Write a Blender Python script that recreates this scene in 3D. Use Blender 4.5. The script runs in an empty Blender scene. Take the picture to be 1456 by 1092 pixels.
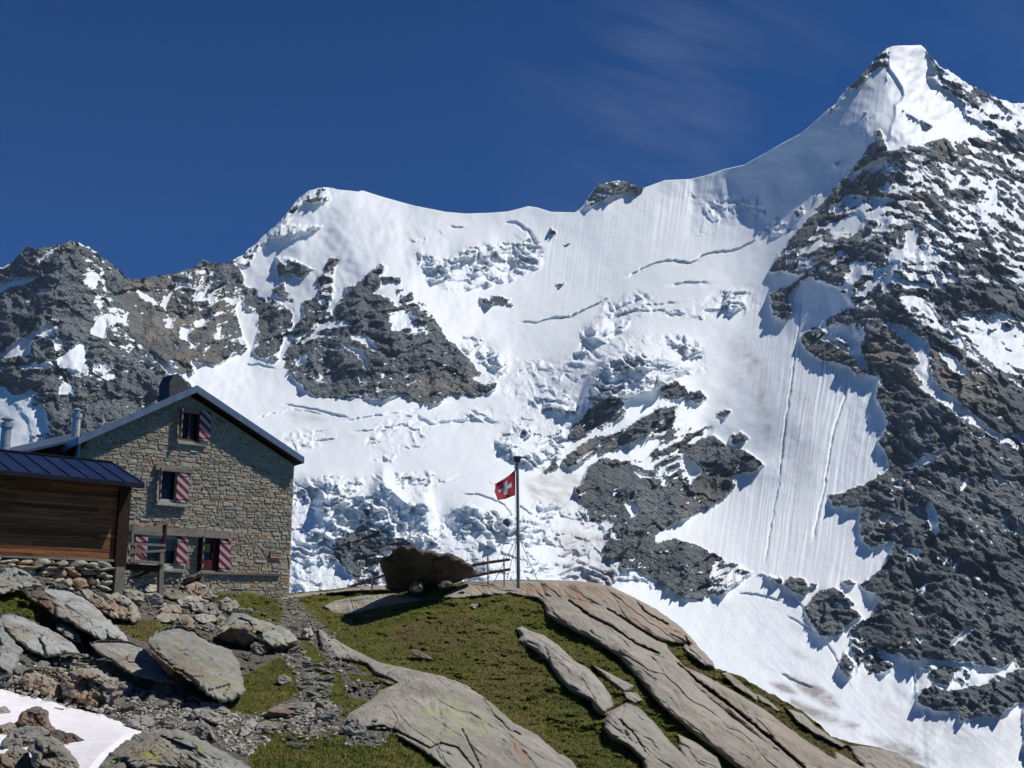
import bpy, math, random
import numpy as np
from mathutils import Vector
random.seed(7); RNG = np.random.default_rng(7)
SC = bpy.context.scene; COL = SC.collection
F = 1561.0; PITCH = math.radians(12.0); CP, SP = math.cos(PITCH), math.sin(PITCH)

# ---------------------------------------------------------------- helpers
def at(px, py, D):
    """point of the place seen in direction (px,py) at D metres ahead"""
    px = np.asarray(px, float); py = np.asarray(py, float); D = np.asarray(D, float)
    x = (px-728)/F; u = -(py-546)/F
    Y = CP-u*SP; Z = SP+u*CP
    return np.stack([x/Y*D, D+0*x, Z/Y*D], -1)
def V(a): return Vector((float(a[0]), float(a[1]), float(a[2])))
def crop(ox, oy, s): return lambda pts: [(ox+x/s, oy+y/s) for x, y in pts]
CA = crop(0,780,3.0333); CB = crop(400,780,3.0333); CF = crop(800,780,2.2195)
M1 = crop(0,240,2.874); M2 = crop(480,220,2.7308); M3 = crop(956,40,2.73)
N1 = crop(780,420,3.2118); N2 = crop(1056,420,2.8725); N3 = crop(400,560,3.0333); N4 = crop(800,700,2.2195)
Z1 = crop(0,520,3.211); Z5 = crop(480,640,4.55); Z6 = crop(160,640,4.964); Z7 = crop(0,620,4.2)
ID = lambda p: p

def hsh(ix, iy, seed):
    h = (ix.astype(np.int64)*374761393 + iy.astype(np.int64)*668265263 + seed*144269504) & 0xffffffff
    h = ((h ^ (h >> 13))*1274126177) & 0xffffffff
    h = ((h ^ (h >> 16))*2246822519) & 0xffffffff
    return ((h ^ (h >> 15)) & 0xffffff)/float(0xffffff)
def pn(x, y, seed=0):
    ix = np.floor(x); iy = np.floor(y); fx = x-ix; fy = y-iy
    def g(i, j):
        a = hsh(ix+i, iy+j, seed)*6.2831853
        return np.cos(a)*(fx-i)+np.sin(a)*(fy-j)
    u = fx*fx*fx*(fx*(fx*6-15)+10); v = fy*fy*fy*(fy*(fy*6-15)+10)
    a = g(0,0); b = g(1,0); c = g(0,1); d = g(1,1)
    return ((a+(b-a)*u)+((c+(d-c)*u)-(a+(b-a)*u))*v)*1.5
def fbm(x, y, o=4, seed=0, gain=.5):
    s = 0; a = 1; t = 0
    for i in range(o):
        s = s+a*pn(x, y, seed+i*17); t += a; a *= gain; x = x*2.03+5.1; y = y*2.03-3.7
    return s/t
def ridged(x, y, o=4, seed=0, gain=.55):
    s = 0; a = 1; t = 0
    for i in range(o):
        s = s+a*(1-2*np.abs(pn(x, y, seed+i*13))); t += a; a *= gain; x = x*2.03+5.1; y = y*2.03-3.7
    return s/t
def cells(x, y, seed=0, jit=1.0):
    """nearest cell: returns F1, F2, random value, offset to centre, two random slopes"""
    ix = np.floor(x); iy = np.floor(y)
    f1 = np.full(x.shape, 9.); f2 = np.full(x.shape, 9.); r = np.zeros(x.shape)
    ox = np.zeros(x.shape); oy = np.zeros(x.shape); s1 = np.zeros(x.shape); s2 = np.zeros(x.shape)
    for i in (-1,0,1):
        for j in (-1,0,1):
            cx = ix+i; cy = iy+j
            px = cx+.5+jit*(hsh(cx, cy, seed)-.5)-x; py = cy+.5+jit*(hsh(cx, cy, seed+1)-.5)-y
            d = np.hypot(px, py); m = d < f1
            f2 = np.where(m, f1, np.minimum(f2, d)); f1 = np.where(m, d, f1)
            r = np.where(m, hsh(cx, cy, seed+2), r); ox = np.where(m, px, ox); oy = np.where(m, py, oy)
            s1 = np.where(m, hsh(cx, cy, seed+3)-.5, s1); s2 = np.where(m, hsh(cx, cy, seed+4)-.5, s2)
    return f1, f2, r, ox, oy, s1, s2
def facets(x, y, seed=0, slope=1.6):
    f1, f2, r, ox, oy, s1, s2 = cells(x, y, seed)
    return (r-.5)*.8+slope*(ox*s1+oy*s2)
def sstep(a, b, x):
    t = np.clip((x-a)/(b-a), 0, 1); return t*t*(3-2*t)
def sdf(poly, X, Y):
    """signed distance, positive inside"""
    P = np.array(poly, float); d = np.full(X.shape, 1e9); ins = np.zeros(X.shape, bool)
    for i in range(len(P)):
        a = P[i]; b = P[(i+1) % len(P)]; e = b-a
        if e[0] == 0 and e[1] == 0: continue
        wx = X-a[0]; wy = Y-a[1]; t = np.clip((wx*e[0]+wy*e[1])/(e@e), 0, 1)
        d = np.minimum(d, np.hypot(wx-t*e[0], wy-t*e[1]))
        c = ((a[1] > Y) != (b[1] > Y))
        if a[1] != b[1]: ins ^= c & (X < (b[0]-a[0])*(Y-a[1])/(b[1]-a[1])+a[0])
    return np.where(ins, d, -d)
def pdist(line, X, Y):
    d = np.full(X.shape, 1e9); sg = np.zeros(X.shape)
    for a, b in zip(line[:-1], line[1:]):
        ex = b[0]-a[0]; ey = b[1]-a[1]; L = ex*ex+ey*ey
        wx = X-a[0]; wy = Y-a[1]; t = np.clip((wx*ex+wy*ey)/L, 0, 1)
        q = np.hypot(wx-t*ex, wy-t*ey); m = q < d
        d = np.where(m, q, d); sg = np.where(m, np.sign(ex*wy-ey*wx), sg)
    return d, sg
def paint(field, X, Y, poly, val, fe=3.0):
    P = np.array(poly); m = (X > P[:,0].min()-fe) & (X < P[:,0].max()+fe) & (Y > P[:,1].min()-fe) & (Y < P[:,1].max()+fe)
    if not m.any(): return
    k = sstep(-fe, fe, sdf(poly, X[m], Y[m])); field[m] = field[m]*(1-k)+val*k
def add_in(field, X, Y, poly, val, fe=3.0, inner=False):
    P = np.array(poly); m = (X > P[:,0].min()-fe) & (X < P[:,0].max()+fe) & (Y > P[:,1].min()-fe) & (Y < P[:,1].max()+fe)
    if not m.any(): return
    s = sdf(poly, X[m], Y[m]); field[m] += val*(sstep(0, fe, s) if inner else sstep(-fe, fe, s))
def tps(ctrl):
    C = np.array(ctrl, float); P = C[:, :2]/500.; n = len(P)
    def U(r2): return .5*r2*np.log(r2+1e-12)
    K = U(((P[:,None]-P[None])**2).sum(-1))+np.eye(n)*2e-4
    A = np.zeros((n+3, n+3)); A[:n,:n] = K; A[:n,n] = 1; A[:n,n+1:] = P; A[n,:n] = 1; A[n+1:,:n] = P.T
    w = np.linalg.solve(A, np.r_[C[:,2], 0, 0, 0])
    def f(X, Y):
        x = X/500.; y = Y/500.; s = w[n]+w[n+1]*x+w[n+2]*y
        for i in range(n): s = s+w[i]*U((x-P[i,0])**2+(y-P[i,1])**2)
        return s
    return f

def tag(o, label=None, cat=None, group=None, kind=None):
    if label: o['label'] = label
    if cat: o['category'] = cat
    if group: o['group'] = group
    if kind: o['kind'] = kind
    return o
def empty(name, loc=(0,0,0), rz=0, parent=None):
    o = bpy.data.objects.new(name, None); COL.objects.link(o); o.location = loc; o.rotation_euler = (0,0,rz); o.empty_display_size = .3
    if parent: o.parent = parent
    return o
def link(name, me, mat=None, parent=None):
    o = bpy.data.objects.new(name, me); COL.objects.link(o)
    if mat and not me.materials: me.materials.append(mat)
    if parent: o.parent = parent
    return o
def fast_mesh(name, verts, quads, smooth=True):
    me = bpy.data.meshes.new(name); n = len(verts); q = len(quads); k = quads.shape[1]
    me.vertices.add(n); me.vertices.foreach_set('co', np.ascontiguousarray(verts, dtype=np.float32).ravel())
    me.loops.add(q*k); me.loops.foreach_set('vertex_index', np.ascontiguousarray(quads, dtype=np.int32).ravel())
    me.polygons.add(q); me.polygons.foreach_set('loop_start', np.arange(0, q*k, k, dtype=np.int32))
    me.update(calc_edges=True)
    me.polygons.foreach_set('use_smooth', np.full(q, smooth)); me.validate(); return me
def fattr(me, name, vals):
    a = me.attributes.new(name, 'FLOAT', 'POINT'); a.data.foreach_set('value', np.ascontiguousarray(vals, dtype=np.float32).ravel())
def gridquads(ny, nx, wrap=False):
    i = np.arange(ny-1)[:,None]*nx; j = np.arange(nx if wrap else nx-1)[None]; j2 = (j+1) % nx
    return np.stack([i+j, i+nx+j, i+nx+j2, i+j2], -1).reshape(-1, 4)

class MB:
    """collects boxes, bars, tubes into one mesh; tone is a per-vertex variation"""
    def __init__(s): s.v = []; s.f = []; s.t = []; s.sm = []
    def add(s, vs, fs, tone=.5, smooth=False):
        n = len(s.v); s.v += [tuple(map(float, v)) for v in vs]; s.f += [tuple(n+i for i in f) for f in fs]
        s.t += [tone]*len(vs) if np.isscalar(tone) else list(tone); s.sm += [smooth]*len(fs); return s
    def box(s, x0, x1, y0, y1, z0, z1, tone=.5, j=0):
        vs = [(x, y, z) for x in (x0,x1) for y in (y0,y1) for z in (z0,z1)]
        if j: vs = [tuple(c+random.uniform(-j, j) for c in v) for v in vs]
        return s.add(vs, [(0,1,3,2),(4,6,7,5),(0,4,5,1),(2,3,7,6),(0,2,6,4),(1,5,7,3)], tone)
    def prism(s, pts, y0, y1, tone=.5):
        n = len(pts); vs = [(x, y0, z) for x, z in pts]+[(x, y1, z) for x, z in pts]
        fs = [tuple(range(n)), tuple(range(2*n-1, n-1, -1))]+[(i, n+i, n+(i+1) % n, (i+1) % n) for i in range(n)]
        return s.add(vs, fs, tone)
    def bar(s, a, b, w, h, tone=.5):
        a = Vector(a); b = Vector(b); d = (b-a).normalized(); up = Vector((0,0,1)) if abs(d.z) < .9 else Vector((1,0,0))
        sd = d.cross(up).normalized()*w/2; u = sd.cross(d).normalized()*h/2
        vs = [p+x*sd+y*u for p in (a, b) for x, y in ((-1,-1),(1,-1),(1,1),(-1,1))]
        return s.add(vs, [(0,3,2,1),(4,5,6,7),(0,1,5,4),(1,2,6,5),(2,3,7,6),(3,0,4,7)], tone)
    def tube(s, pts, r, n=10, tone=.5, caps=True):
        pts = [Vector(p) for p in pts]; rs = r if isinstance(r, (list, tuple)) else [r]*len(pts); vs = []; fs = []
        for k, p in enumerate(pts):
            d = (pts[min(k+1, len(pts)-1)]-pts[max(k-1, 0)]).normalized()
            up = Vector((0,0,1)) if abs(d.z) < .9 else Vector((1,0,0)); a = d.cross(up).normalized(); b = a.cross(d)
            for i in range(n):
                t = 6.28318*i/n; vs.append(p+(a*math.cos(t)+b*math.sin(t))*rs[k])
        for k in range(len(pts)-1):
            for i in range(n): fs.append((k*n+i, k*n+(i+1) % n, (k+1)*n+(i+1) % n, (k+1)*n+i))
        if caps: fs += [tuple(range(n-1,-1,-1)), tuple(range((len(pts)-1)*n, len(pts)*n))]
        return s.add(vs, fs, tone, True)
    def build(s, name, mat, parent=None):
        me = bpy.data.meshes.new(name); me.from_pydata(s.v, [], s.f); me.update()
        me.polygons.foreach_set('use_smooth', s.sm); fattr(me, 'tone', s.t)
        me.set_sharp_from_angle(angle=math.radians(35)) if any(s.sm) else None
        return link(name, me, mat, parent)

# ---------------------------------------------------------------- materials
class NT:
    def __init__(s, name):
        s.m = bpy.data.materials.new(name); s.m.use_nodes = True; s.t = s.m.node_tree; s.t.nodes.clear()
        s.out = s.n('ShaderNodeOutputMaterial'); s.b = s.n('ShaderNodeBsdfPrincipled')
        s.l(s.b.outputs[0], s.out.inputs[0]); s.b.inputs['Specular IOR Level'].default_value = .3
        s.tc = s.n('ShaderNodeTexCoord').outputs['Object']
    def n(s, k): return s.t.nodes.new(k)
    def l(s, a, b): s.t.links.new(a, b)
    def setin(s, i, v):
        if hasattr(v, 'is_output') or isinstance(v, bpy.types.NodeSocket): s.l(v, i)
        else: i.default_value = v
    def attr(s, name): a = s.n('ShaderNodeAttribute'); a.attribute_name = name; return a.outputs['Fac']
    def vec(s, scale=(1,1,1), rot=(0,0,0), src=None):
        m = s.n('ShaderNodeMapping'); m.vector_type = 'TEXTURE'; s.l(src or s.tc, m.inputs[0]); m.inputs['Scale'].default_value = tuple(1/q for q in scale); m.inputs['Rotation'].default_value = rot; return m.outputs[0]
    def noise(s, scale, detail=5, rough=.55, v=None, dist=0, col=False):
        n = s.n('ShaderNodeTexNoise'); s.l(v or s.tc, n.inputs['Vector']); n.inputs['Scale'].default_value = scale
        n.inputs['Detail'].default_value = detail; n.inputs['Roughness'].default_value = rough; n.inputs['Distortion'].default_value = dist
        return n.outputs['Color' if col else 'Fac']
    def voro(s, scale, v=None, feat='F1', out='Distance'):
        n = s.n('ShaderNodeTexVoronoi'); s.l(v or s.tc, n.inputs['Vector']); n.inputs['Scale'].default_value = scale; n.feature = feat; return n.outputs[out]
    def math(s, op, a, b=0, c=0):
        n = s.n('ShaderNodeMath'); n.operation = op
        for i, v in enumerate((a, b, c)): s.setin(n.inputs[i], v)
        return n.outputs[0]
    def mr(s, v, a, b, c=0., d=1., smooth=False):
        n = s.n('ShaderNodeMapRange'); n.interpolation_type = 'SMOOTHSTEP' if smooth else 'LINEAR'
        for i, q in enumerate((v, a, b, c, d)): s.setin(n.inputs[i], q)
        return n.outputs[0]
    def mix(s, f, a, b):
        n = s.n('ShaderNodeMix'); n.data_type = 'RGBA'; s.setin(n.inputs[0], f)
        s.setin(n.inputs[6], (*a, 1) if isinstance(a, tuple) else a); s.setin(n.inputs[7], (*b, 1) if isinstance(b, tuple) else b); return n.outputs[2]
    def fmix(s, f, a, b):
        n = s.n('ShaderNodeMix'); n.data_type = 'FLOAT'; s.setin(n.inputs[0], f); s.setin(n.inputs[2], a); s.setin(n.inputs[3], b); return n.outputs[0]
    def ramp(s, f, stops):
        n = s.n('ShaderNodeValToRGB'); s.l(f, n.inputs[0]); e = n.color_ramp.elements
        while len(e) < len(stops): e.new(.5)
        for q, (p, c) in zip(e, stops): q.position = p; q.color = (*c, 1)
        return n.outputs[0]
    def bump(s, h, dist, strength=1., prev=None):
        n = s.n('ShaderNodeBump'); s.setin(n.inputs['Height'], h); n.inputs['Distance'].default_value = dist; s.setin(n.inputs['Strength'], strength)
        if prev: s.l(prev, n.inputs['Normal'])
        return n.outputs[0]
    def fin(s, col, rough=.85, nor=None, metal=0):
        s.setin(s.b.inputs['Base Color'], (*col, 1) if isinstance(col, tuple) else col); s.setin(s.b.inputs['Roughness'], rough)
        s.b.inputs['Metallic'].default_value = metal
        if nor: s.l(nor, s.b.inputs['Normal'])
        return s.m

def mat_mountain():
    t = NT('mountain'); rk = t.attr('rock'); dirt = t.attr('dirt'); warm = t.attr('warm'); rough = t.attr('ice')
    nf = t.noise(.11, 5, .65); nf2 = t.noise(.022, 5, .6)
    v = t.math('ADD', rk, t.math('MULTIPLY', t.math('SUBTRACT', nf, .5), .55))
    m = t.mr(v, .46, .54)
    # snow
    pd = t.math('MULTIPLY', dirt, t.mr(t.noise(.035, 5, .65), .3, .65))
    snow = t.mix(pd, (.83,.87,.885), (.38,.35,.33))
    snow = t.mix(t.math('MULTIPLY', rough, t.mr(nf, .35, .75)), snow, (.77,.82,.85))
    # rock
    r1 = t.ramp(t.noise(.03, 8, .68), [(.25,(.076,.096,.108)),(.44,(.150,.180,.192)),(.60,(.235,.262,.266)),(.8,(.37,.385,.37))])
    sv = t.vec((1,1,4), (.3,.35,.0)); st = t.noise(.09, 5, .6, sv)
    r1 = t.mix(t.mr(st, .42, .66, 0, .55), r1, (.075,.088,.096))
    r1 = t.mix(t.math('MULTIPLY', warm, t.mr(nf2, .35, .6)), r1, (.33,.27,.195))
    r1 = t.mix(t.mr(nf2, .56, .66, 0, .35), r1, (.20,.185,.155)); r1 = t.mix(t.mr(t.noise(.006, 4, .55), .40, .58, .55, 0), r1, (.060,.070,.076))
    col = t.mix(m, snow, r1)
    h1 = t.noise(.12, 8, .7); vr = t.voro(.07, None, 'DISTANCE_TO_EDGE')
    fv = t.vec((1,1,2.2), (.2,.5,0)); f1_ = t.voro(.075, fv); f2_ = t.voro(.21, fv); fc = t.math('ADD', t.math('MULTIPLY', f1_, -1.3), t.math('MULTIPLY', f2_, -.55))
    hb = t.math('ADD', t.math('ADD', fc, t.math('MULTIPLY', h1, .75)), t.math('ADD', t.math('MULTIPLY', st, .7), t.math('MULTIPLY', t.math('MINIMUM', vr, .15), 1.2)))
    b1 = t.bump(hb, 6.0, t.fmix(m, .05, 1.0))
    b2 = t.bump(t.noise(.25, 6, .6), 2., t.fmix(rough, .10, .45), b1)
    return t.fin(col, t.fmix(m, .55, .9), b2)

def granite(name, base=(.26,.255,.235), dark=(.12,.125,.125), lichen=0.0, orange=0.0, sc=1.0, bumpd=.05):
    t = NT(name); a = t.noise(1.1*sc, 8, .65); b = t.noise(5*sc, 8, .7); c = t.noise(40*sc, 3, .6)
    oi = t.n('ShaderNodeObjectInfo').outputs['Random']
    col = t.mix(t.mr(a, .35, .62), dark, base); col = t.mix(t.mr(b, .5, .72, 0, .7), col, tuple(min(1, x*1.35) for x in base))
    col = t.mix(t.mr(b, .28, .46, .85, 0), col, tuple(x*.42 for x in dark))
    col = t.mix(t.mr(c, .55, .7, 0, .45), col, tuple(x*.5 for x in dark))
    col = t.mix(t.mr(t.noise(.8*sc, 4, .5, t.vec((1,1,1),(1,2,3))), .52, .68, 0, .5), col, (.30,.22,.14))
    if lichen: col = t.mix(t.mr(t.noise(3.2*sc, 6, .7, t.vec((1,1,1),(2,1,0))), .56, .63, 0, lichen), col, (.36,.37,.10))
    if orange: col = t.mix(t.mr(t.noise(1.7*sc, 6, .65, t.vec((1,1,1),(0,1,2))), .48, .62, 0, orange), col, (.36,.17,.08))
    hs = t.n('ShaderNodeHueSaturation'); t.l(col, hs.inputs['Color']); t.l(t.mr(oi, 0, 1, .8, 1.3), hs.inputs['Value'])
    t.l(t.mr(t.noise(.3), .3, .7, .6, 1.2), hs.inputs['Saturation'])
    cr = t.mr(t.voro(1.6*sc, t.vec((1,1,2.2),(.4,.5,.2)), 'DISTANCE_TO_EDGE'), 0, .035)
    h = t.math('ADD', t.math('ADD', b, t.math('MULTIPLY', c, .3)), t.math('MULTIPLY', cr, .2))
    hs2 = t.noise(14*sc, 6, .72); h = t.math('ADD', h, t.math('MULTIPLY', hs2, .8)); return t.fin(hs.outputs[0], .88, t.bump(h, bumpd*1.5, 1.))

def mat_ground():
    t = NT('ground'); slab = t.attr('slab'); dirt = t.attr('soil'); org = t.attr('orange'); lich = t.attr('lichen'); brown = t.attr('brown')
    e = t.noise(2.2, 7, .7); e2 = t.noise(9, 5, .7)
    sm = t.mr(t.math('ADD', slab, t.math('MULTIPLY', t.math('SUBTRACT', e, .5), .55)), .46, .54)
    dm = t.mr(t.math('ADD', dirt, t.math('MULTIPLY', t.math('SUBTRACT', e, .5), .9)), .42, .58)
    # granite slab with long foliation streaks running down to the right
    sv = t.vec((.30,.30,2.6), (.0,.61,.0)); st = t.noise(2.4, 8, .68, sv); big = t.noise(.55, 6, .6)
    g = t.ramp(big, [(.3,(.30,.275,.22)),(.5,(.43,.40,.33)),(.68,(.54,.505,.42))])
    g = t.mix(t.mr(st, .32, .46, .6, 0), g, (.18,.17,.15)); g = t.mix(t.mr(st, .55, .75, 0, .5), g, (.52,.49,.43))
    g = t.mix(t.mr(t.noise(30, 4, .65), .52, .7, 0, .4), g, (.18,.175,.155))
    g = t.mix(t.mr(t.noise(6, 7, .72), .54, .68, 0, .5), g, (.22,.22,.18))
    g = t.mix(t.mr(t.noise(2.1, 9, .78, t.vec((.6,.6,1.6), (0,.61,0))), .52, .66, 0, .5), g, (.22,.205,.165)); g = t.mix(t.mr(t.noise(11, 7, .75), .56, .70, 0, .55), g, (.52,.50,.42))
    g = t.mix(t.math('MULTIPLY', org, t.mr(t.noise(1.6, 7, .7, sv), .36, .6)), g, (.44,.30,.20))
    g = t.mix(t.math('MULTIPLY', lich, t.mr(t.noise(2.6, 7, .72), .46, .56)), g, (.46,.49,.20))
    # turf
    gr = t.ramp(t.noise(.9, 8, .7), [(.3,(.060,.082,.009)),(.45,(.12,.145,.016)),(.58,(.20,.185,.03)),(.72,(.28,.22,.065))])
    gr = t.mix(t.math('MULTIPLY', brown, t.mr(e2, .35, .6)), gr, (.20,.125,.065))
    gr = t.mix(t.mr(t.noise(25, 4, .7), .5, .72, 0, .6), gr, (.24,.22,.08))
    gr = t.mix(t.mr(t.noise(14, 4, .7, t.vec((1,1,1),(1,1,1))), .3, .44, .7, 0), gr, (.035,.038,.014))
    so = t.ramp(t.noise(7, 8, .72), [(.3,(.12,.10,.075)),(.5,(.24,.215,.17)),(.62,(.34,.315,.265)),(.75,(.46,.44,.385))])
    col = t.mix(dm, gr, so); col = t.mix(sm, col, g)
    ck = t.mr(t.voro(.5, t.vec((.4,.4,2.6),(.0,.61,.0)), 'DISTANCE_TO_EDGE'), 0, .03)
    hs = t.math('ADD', t.math('MULTIPLY', st, 1.5), t.math('ADD', t.math('MULTIPLY', ck, .5), t.math('ADD', t.math('MULTIPLY', e2, .9), t.math('ADD', t.math('MULTIPLY', e, .9), t.math('MULTIPLY', t.noise(28, 5, .7), .35)))))
    hg = t.math('ADD', t.noise(30, 5, .7), t.math('MULTIPLY', e2, 2.))
    b = t.bump(t.fmix(sm, hg, hs), .10, 1.)
    return t.fin(col, .9, b)

def simple(name, c1, c2, sc=4, rough=.7, bumpd=.01, stretch=(1,1,1), metal=0, lo=.35, hi=.65, tone=0.0, spec=None):
    t = NT(name); n = t.noise(sc, 6, .65, t.vec(stretch)); col = t.mix(t.mr(n, lo, hi), c1, c2)
    if tone:
        hs = t.n('ShaderNodeHueSaturation'); t.l(col, hs.inputs['Color']); t.l(t.mr(t.attr('tone'), 0, 1, 1-tone, 1+tone), hs.inputs['Value']); col = hs.outputs[0]
    if spec is not None: t.b.inputs['Specular IOR Level'].default_value = spec
    return t.fin(col, rough, t.bump(n, bumpd), metal)
def mat_masonry():
    t = NT('masonry'); tn = t.attr('tone')
    col = t.ramp(tn, [(0,(.32,.28,.19)),(.18,(.50,.44,.31)),(.38,(.41,.375,.28)),(.55,(.56,.48,.33)),(.70,(.48,.44,.34)),(.80,(.53,.41,.25)),(.88,(.47,.28,.155)),(.94,(.33,.19,.11)),(1.,(.58,.49,.34))])
    n = t.noise(9, 7, .7); col = t.mix(t.mr(n, .35, .6, .6, 0), col, (.14,.14,.11)); col = t.mix(t.mr(n, .56, .75, 0, .5), col, (.46,.44,.34))
    return t.fin(col, .9, t.bump(t.math('ADD', n, t.noise(35, 4, .6)), .025, 1.))
def stripes_mat():
    t = NT('shutter paint'); s = t.n('ShaderNodeSeparateXYZ'); t.l(t.tc, s.inputs[0])
    # diagonal bands painted on the shutter board
    d = t.math('FRACT', t.math('MULTIPLY', t.math('SUBTRACT', t.math('ADD', s.outputs[2], t.math('MULTIPLY', s.outputs[0], .75)), 0), 2.9))
    m = t.math('LESS_THAN', d, .52); n = t.noise(12, 5, .6)
    col = t.mix(m, t.mix(t.mr(n,.4,.7,0,.3), (.42,.40,.38), (.30,.28,.26)), t.mix(n, (.15,.010,.016), (.23,.025,.035)))
    return t.fin(col, .6, t.bump(n, .004))
def flag_mat():
    t = NT('flag cloth'); u = t.attr('fu'); v = t.attr('fv')
    au = t.math('ABSOLUTE', t.math('SUBTRACT', u, .5)); av = t.math('ABSOLUTE', t.math('SUBTRACT', v, .5))
    a = t.math('MULTIPLY', t.math('LESS_THAN', au, .10), t.math('LESS_THAN', av, .32)); b = t.math('MULTIPLY', t.math('LESS_THAN', av, .10), t.math('LESS_THAN', au, .32))
    m = t.math('MAXIMUM', a, b); n = t.noise(14, 4, .6)
    col = t.mix(m, t.mix(n, (.44,.045,.075), (.56,.075,.12)), (.72,.72,.74))
    t.fin(col, .8, t.bump(n, .01)); t.b.inputs['Specular IOR Level'].default_value = .1
    tr = t.n('ShaderNodeBsdfTranslucent'); t.l(col, tr.inputs[0]); mx = t.n('ShaderNodeMixShader'); mx.inputs[0].default_value = .4
    t.l(t.b.outputs[0], mx.inputs[1]); t.l(tr.outputs[0], mx.inputs[2]); t.l(mx.outputs[0], t.out.inputs[0]); return t.m
def mat_snowpatch():
    t = NT('old snow'); n = t.noise(2.5, 6, .6, t.vec((1,2.2,1))); n2 = t.noise(12, 5, .6)
    col = t.mix(t.mr(n, .4, .65), (.80,.77,.79), (.86,.85,.86)); col = t.mix(t.mr(t.noise(.9, 5, .6), .5, .75, 0, .30), col, (.66,.56,.56))
    return t.fin(col, .6, t.bump(t.math('ADD', n, t.math('MULTIPLY', n2, .3)), .03, .8))
MT = mat_mountain(); MG = mat_ground()
GR = [granite('granite grey', (.52,.50,.41), (.33,.32,.265), .6), granite('granite blue grey', (.46,.465,.43), (.25,.255,.235), .2),
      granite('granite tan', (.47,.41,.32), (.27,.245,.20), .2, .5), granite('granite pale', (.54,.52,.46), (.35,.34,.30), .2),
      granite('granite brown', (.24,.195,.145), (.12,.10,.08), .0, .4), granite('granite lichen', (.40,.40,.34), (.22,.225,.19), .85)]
GD = granite('granite dark', (.15,.115,.085), (.07,.058,.045), .1, .1)
MW = mat_masonry(); MMORT = simple('mortar', (.28,.26,.205), (.40,.37,.29), 8, .95, .02)
MDRY = simple('gap earth', (.02,.018,.015), (.045,.04,.032), 8, .95, .02)
MWOOD = simple('brown boards', (.085,.034,.014), (.34,.145,.058), 3.2, .7, .012, (.30,.30,14), lo=.35, hi=.68, tone=.5, spec=.15)
MWDK = simple('dark timber', (.022,.011,.007), (.050,.025,.014), 4, .7, .01, (6,6,.6), tone=.3, spec=.15)
MWGR = simple('weathered grey timber', (.12,.105,.085), (.25,.225,.19), 5, .85, .01, (8,8,.6), tone=.3)
MRAIL = simple('reddish rail wood', (.17,.085,.05), (.28,.15,.09), 6, .75, .01, (2,2,2))
MZINC = simple('grey sheet metal', (.17,.20,.235), (.24,.275,.31), 2, .4, .003, metal=.6)
MSOF = simple('soffit timber', (.045,.038,.03), (.085,.072,.056), 5, .8, .01, (1,8,1))
MBLUE = simple('dark blue sheet metal', (.009,.018,.055), (.015,.028,.08), 1.2, .42, .002, metal=.15)
MSTEEL = simple('stainless flue', (.36,.36,.36), (.55,.55,.54), 3, .35, .002, metal=.45)
MPOLE = simple('grey pole paint', (.22,.21,.20), (.34,.32,.30), 4, .5, .003, metal=.2)
MWIRE = simple('wire', (.10,.10,.10), (.18,.18,.18), 9, .5, .0, metal=.5)
MFRAME = simple('grey window frame', (.33,.33,.33), (.43,.43,.42), 6, .6, .003)
MRED = simple('dark red paint', (.06,.008,.008), (.10,.014,.013), 5, .6, .004)
MBRN = simple('brown window bar', (.10,.045,.02), (.17,.08,.04), 5, .6, .004)
MGLASS = simple('window glass', (.005,.006,.010), (.010,.012,.018), 1.5, .08, .001, spec=.22)
MBLIND = simple('pale blind', (.10,.14,.14), (.14,.18,.17), 4, .5, .001)
MYEL = simple('yellow notice', (.22,.24,.04), (.28,.30,.05), 6, .6, .001)
MSILL = simple('pale concrete', (.30,.32,.27), (.42,.43,.37), 6, .85, .008)
MLINT = simple('lintel concrete', (.17,.15,.12), (.28,.25,.20), 5, .9, .015, lo=.3, hi=.7)
MPLQ = simple('pink plaque', (.40,.22,.17), (.52,.32,.26), 9, .7, .004)
MPLT = simple('plaque letters', (.10,.04,.03), (.14,.06,.05), 9, .7, .001)
MSLATE = simple('dark slate', (.035,.04,.05), (.07,.078,.09), 5, .8, .02); MSH = stripes_mat(); MFLAG = flag_mat(); MSNOW = mat_snowpatch()

# ---------------------------------------------------------------- MOUNTAIN
sky = [(-120,420),(-60,402)]+M1([(0,405),(50,385),(75,350),(115,320),(150,328),(200,320),(250,305),(285,297),(320,305),(360,320),(400,350),(450,385),(490,420),(525,450),(560,455),(600,445),(640,440),(700,430),(760,415),(800,395),(835,372),(860,385),(900,388),(945,383),(980,360),(1040,310),(1085,270),(1125,235),(1165,190),(1200,145),(1240,105),(1290,78),(1330,75),(1362,79)])
sky += M2([(0,135),(80,143),(95,138),(180,165),(300,198),(420,222),(500,228),(600,225),(660,220),(740,200),(775,205),(830,222),(920,224),(950,205),(985,150),(1010,115),(1040,112),(1080,102),(1105,103),(1160,122),(1190,128)])
sky += M3([(-30,590),(70,585),(130,572),(200,548),(280,530),(350,490),(430,445),(500,408),(550,365),(610,310),(635,295),(650,265),(690,225),(730,190),(760,150),(790,115),(820,90),(850,70),(880,67),(920,67),(965,65),(985,85),(1010,120),(1050,160),(1085,170),(1110,195),(1150,220),(1200,245),(1260,270),(1310,292),(1365,290)])+[(1500,165),(1560,190),(1640,215)]
sky = np.array(sorted(sky))
NX, NY = 1360, 780
gx = np.linspace(-70, 1530, NX)
sy = np.interp(gx, sky[:,0], sky[:,1])
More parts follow.
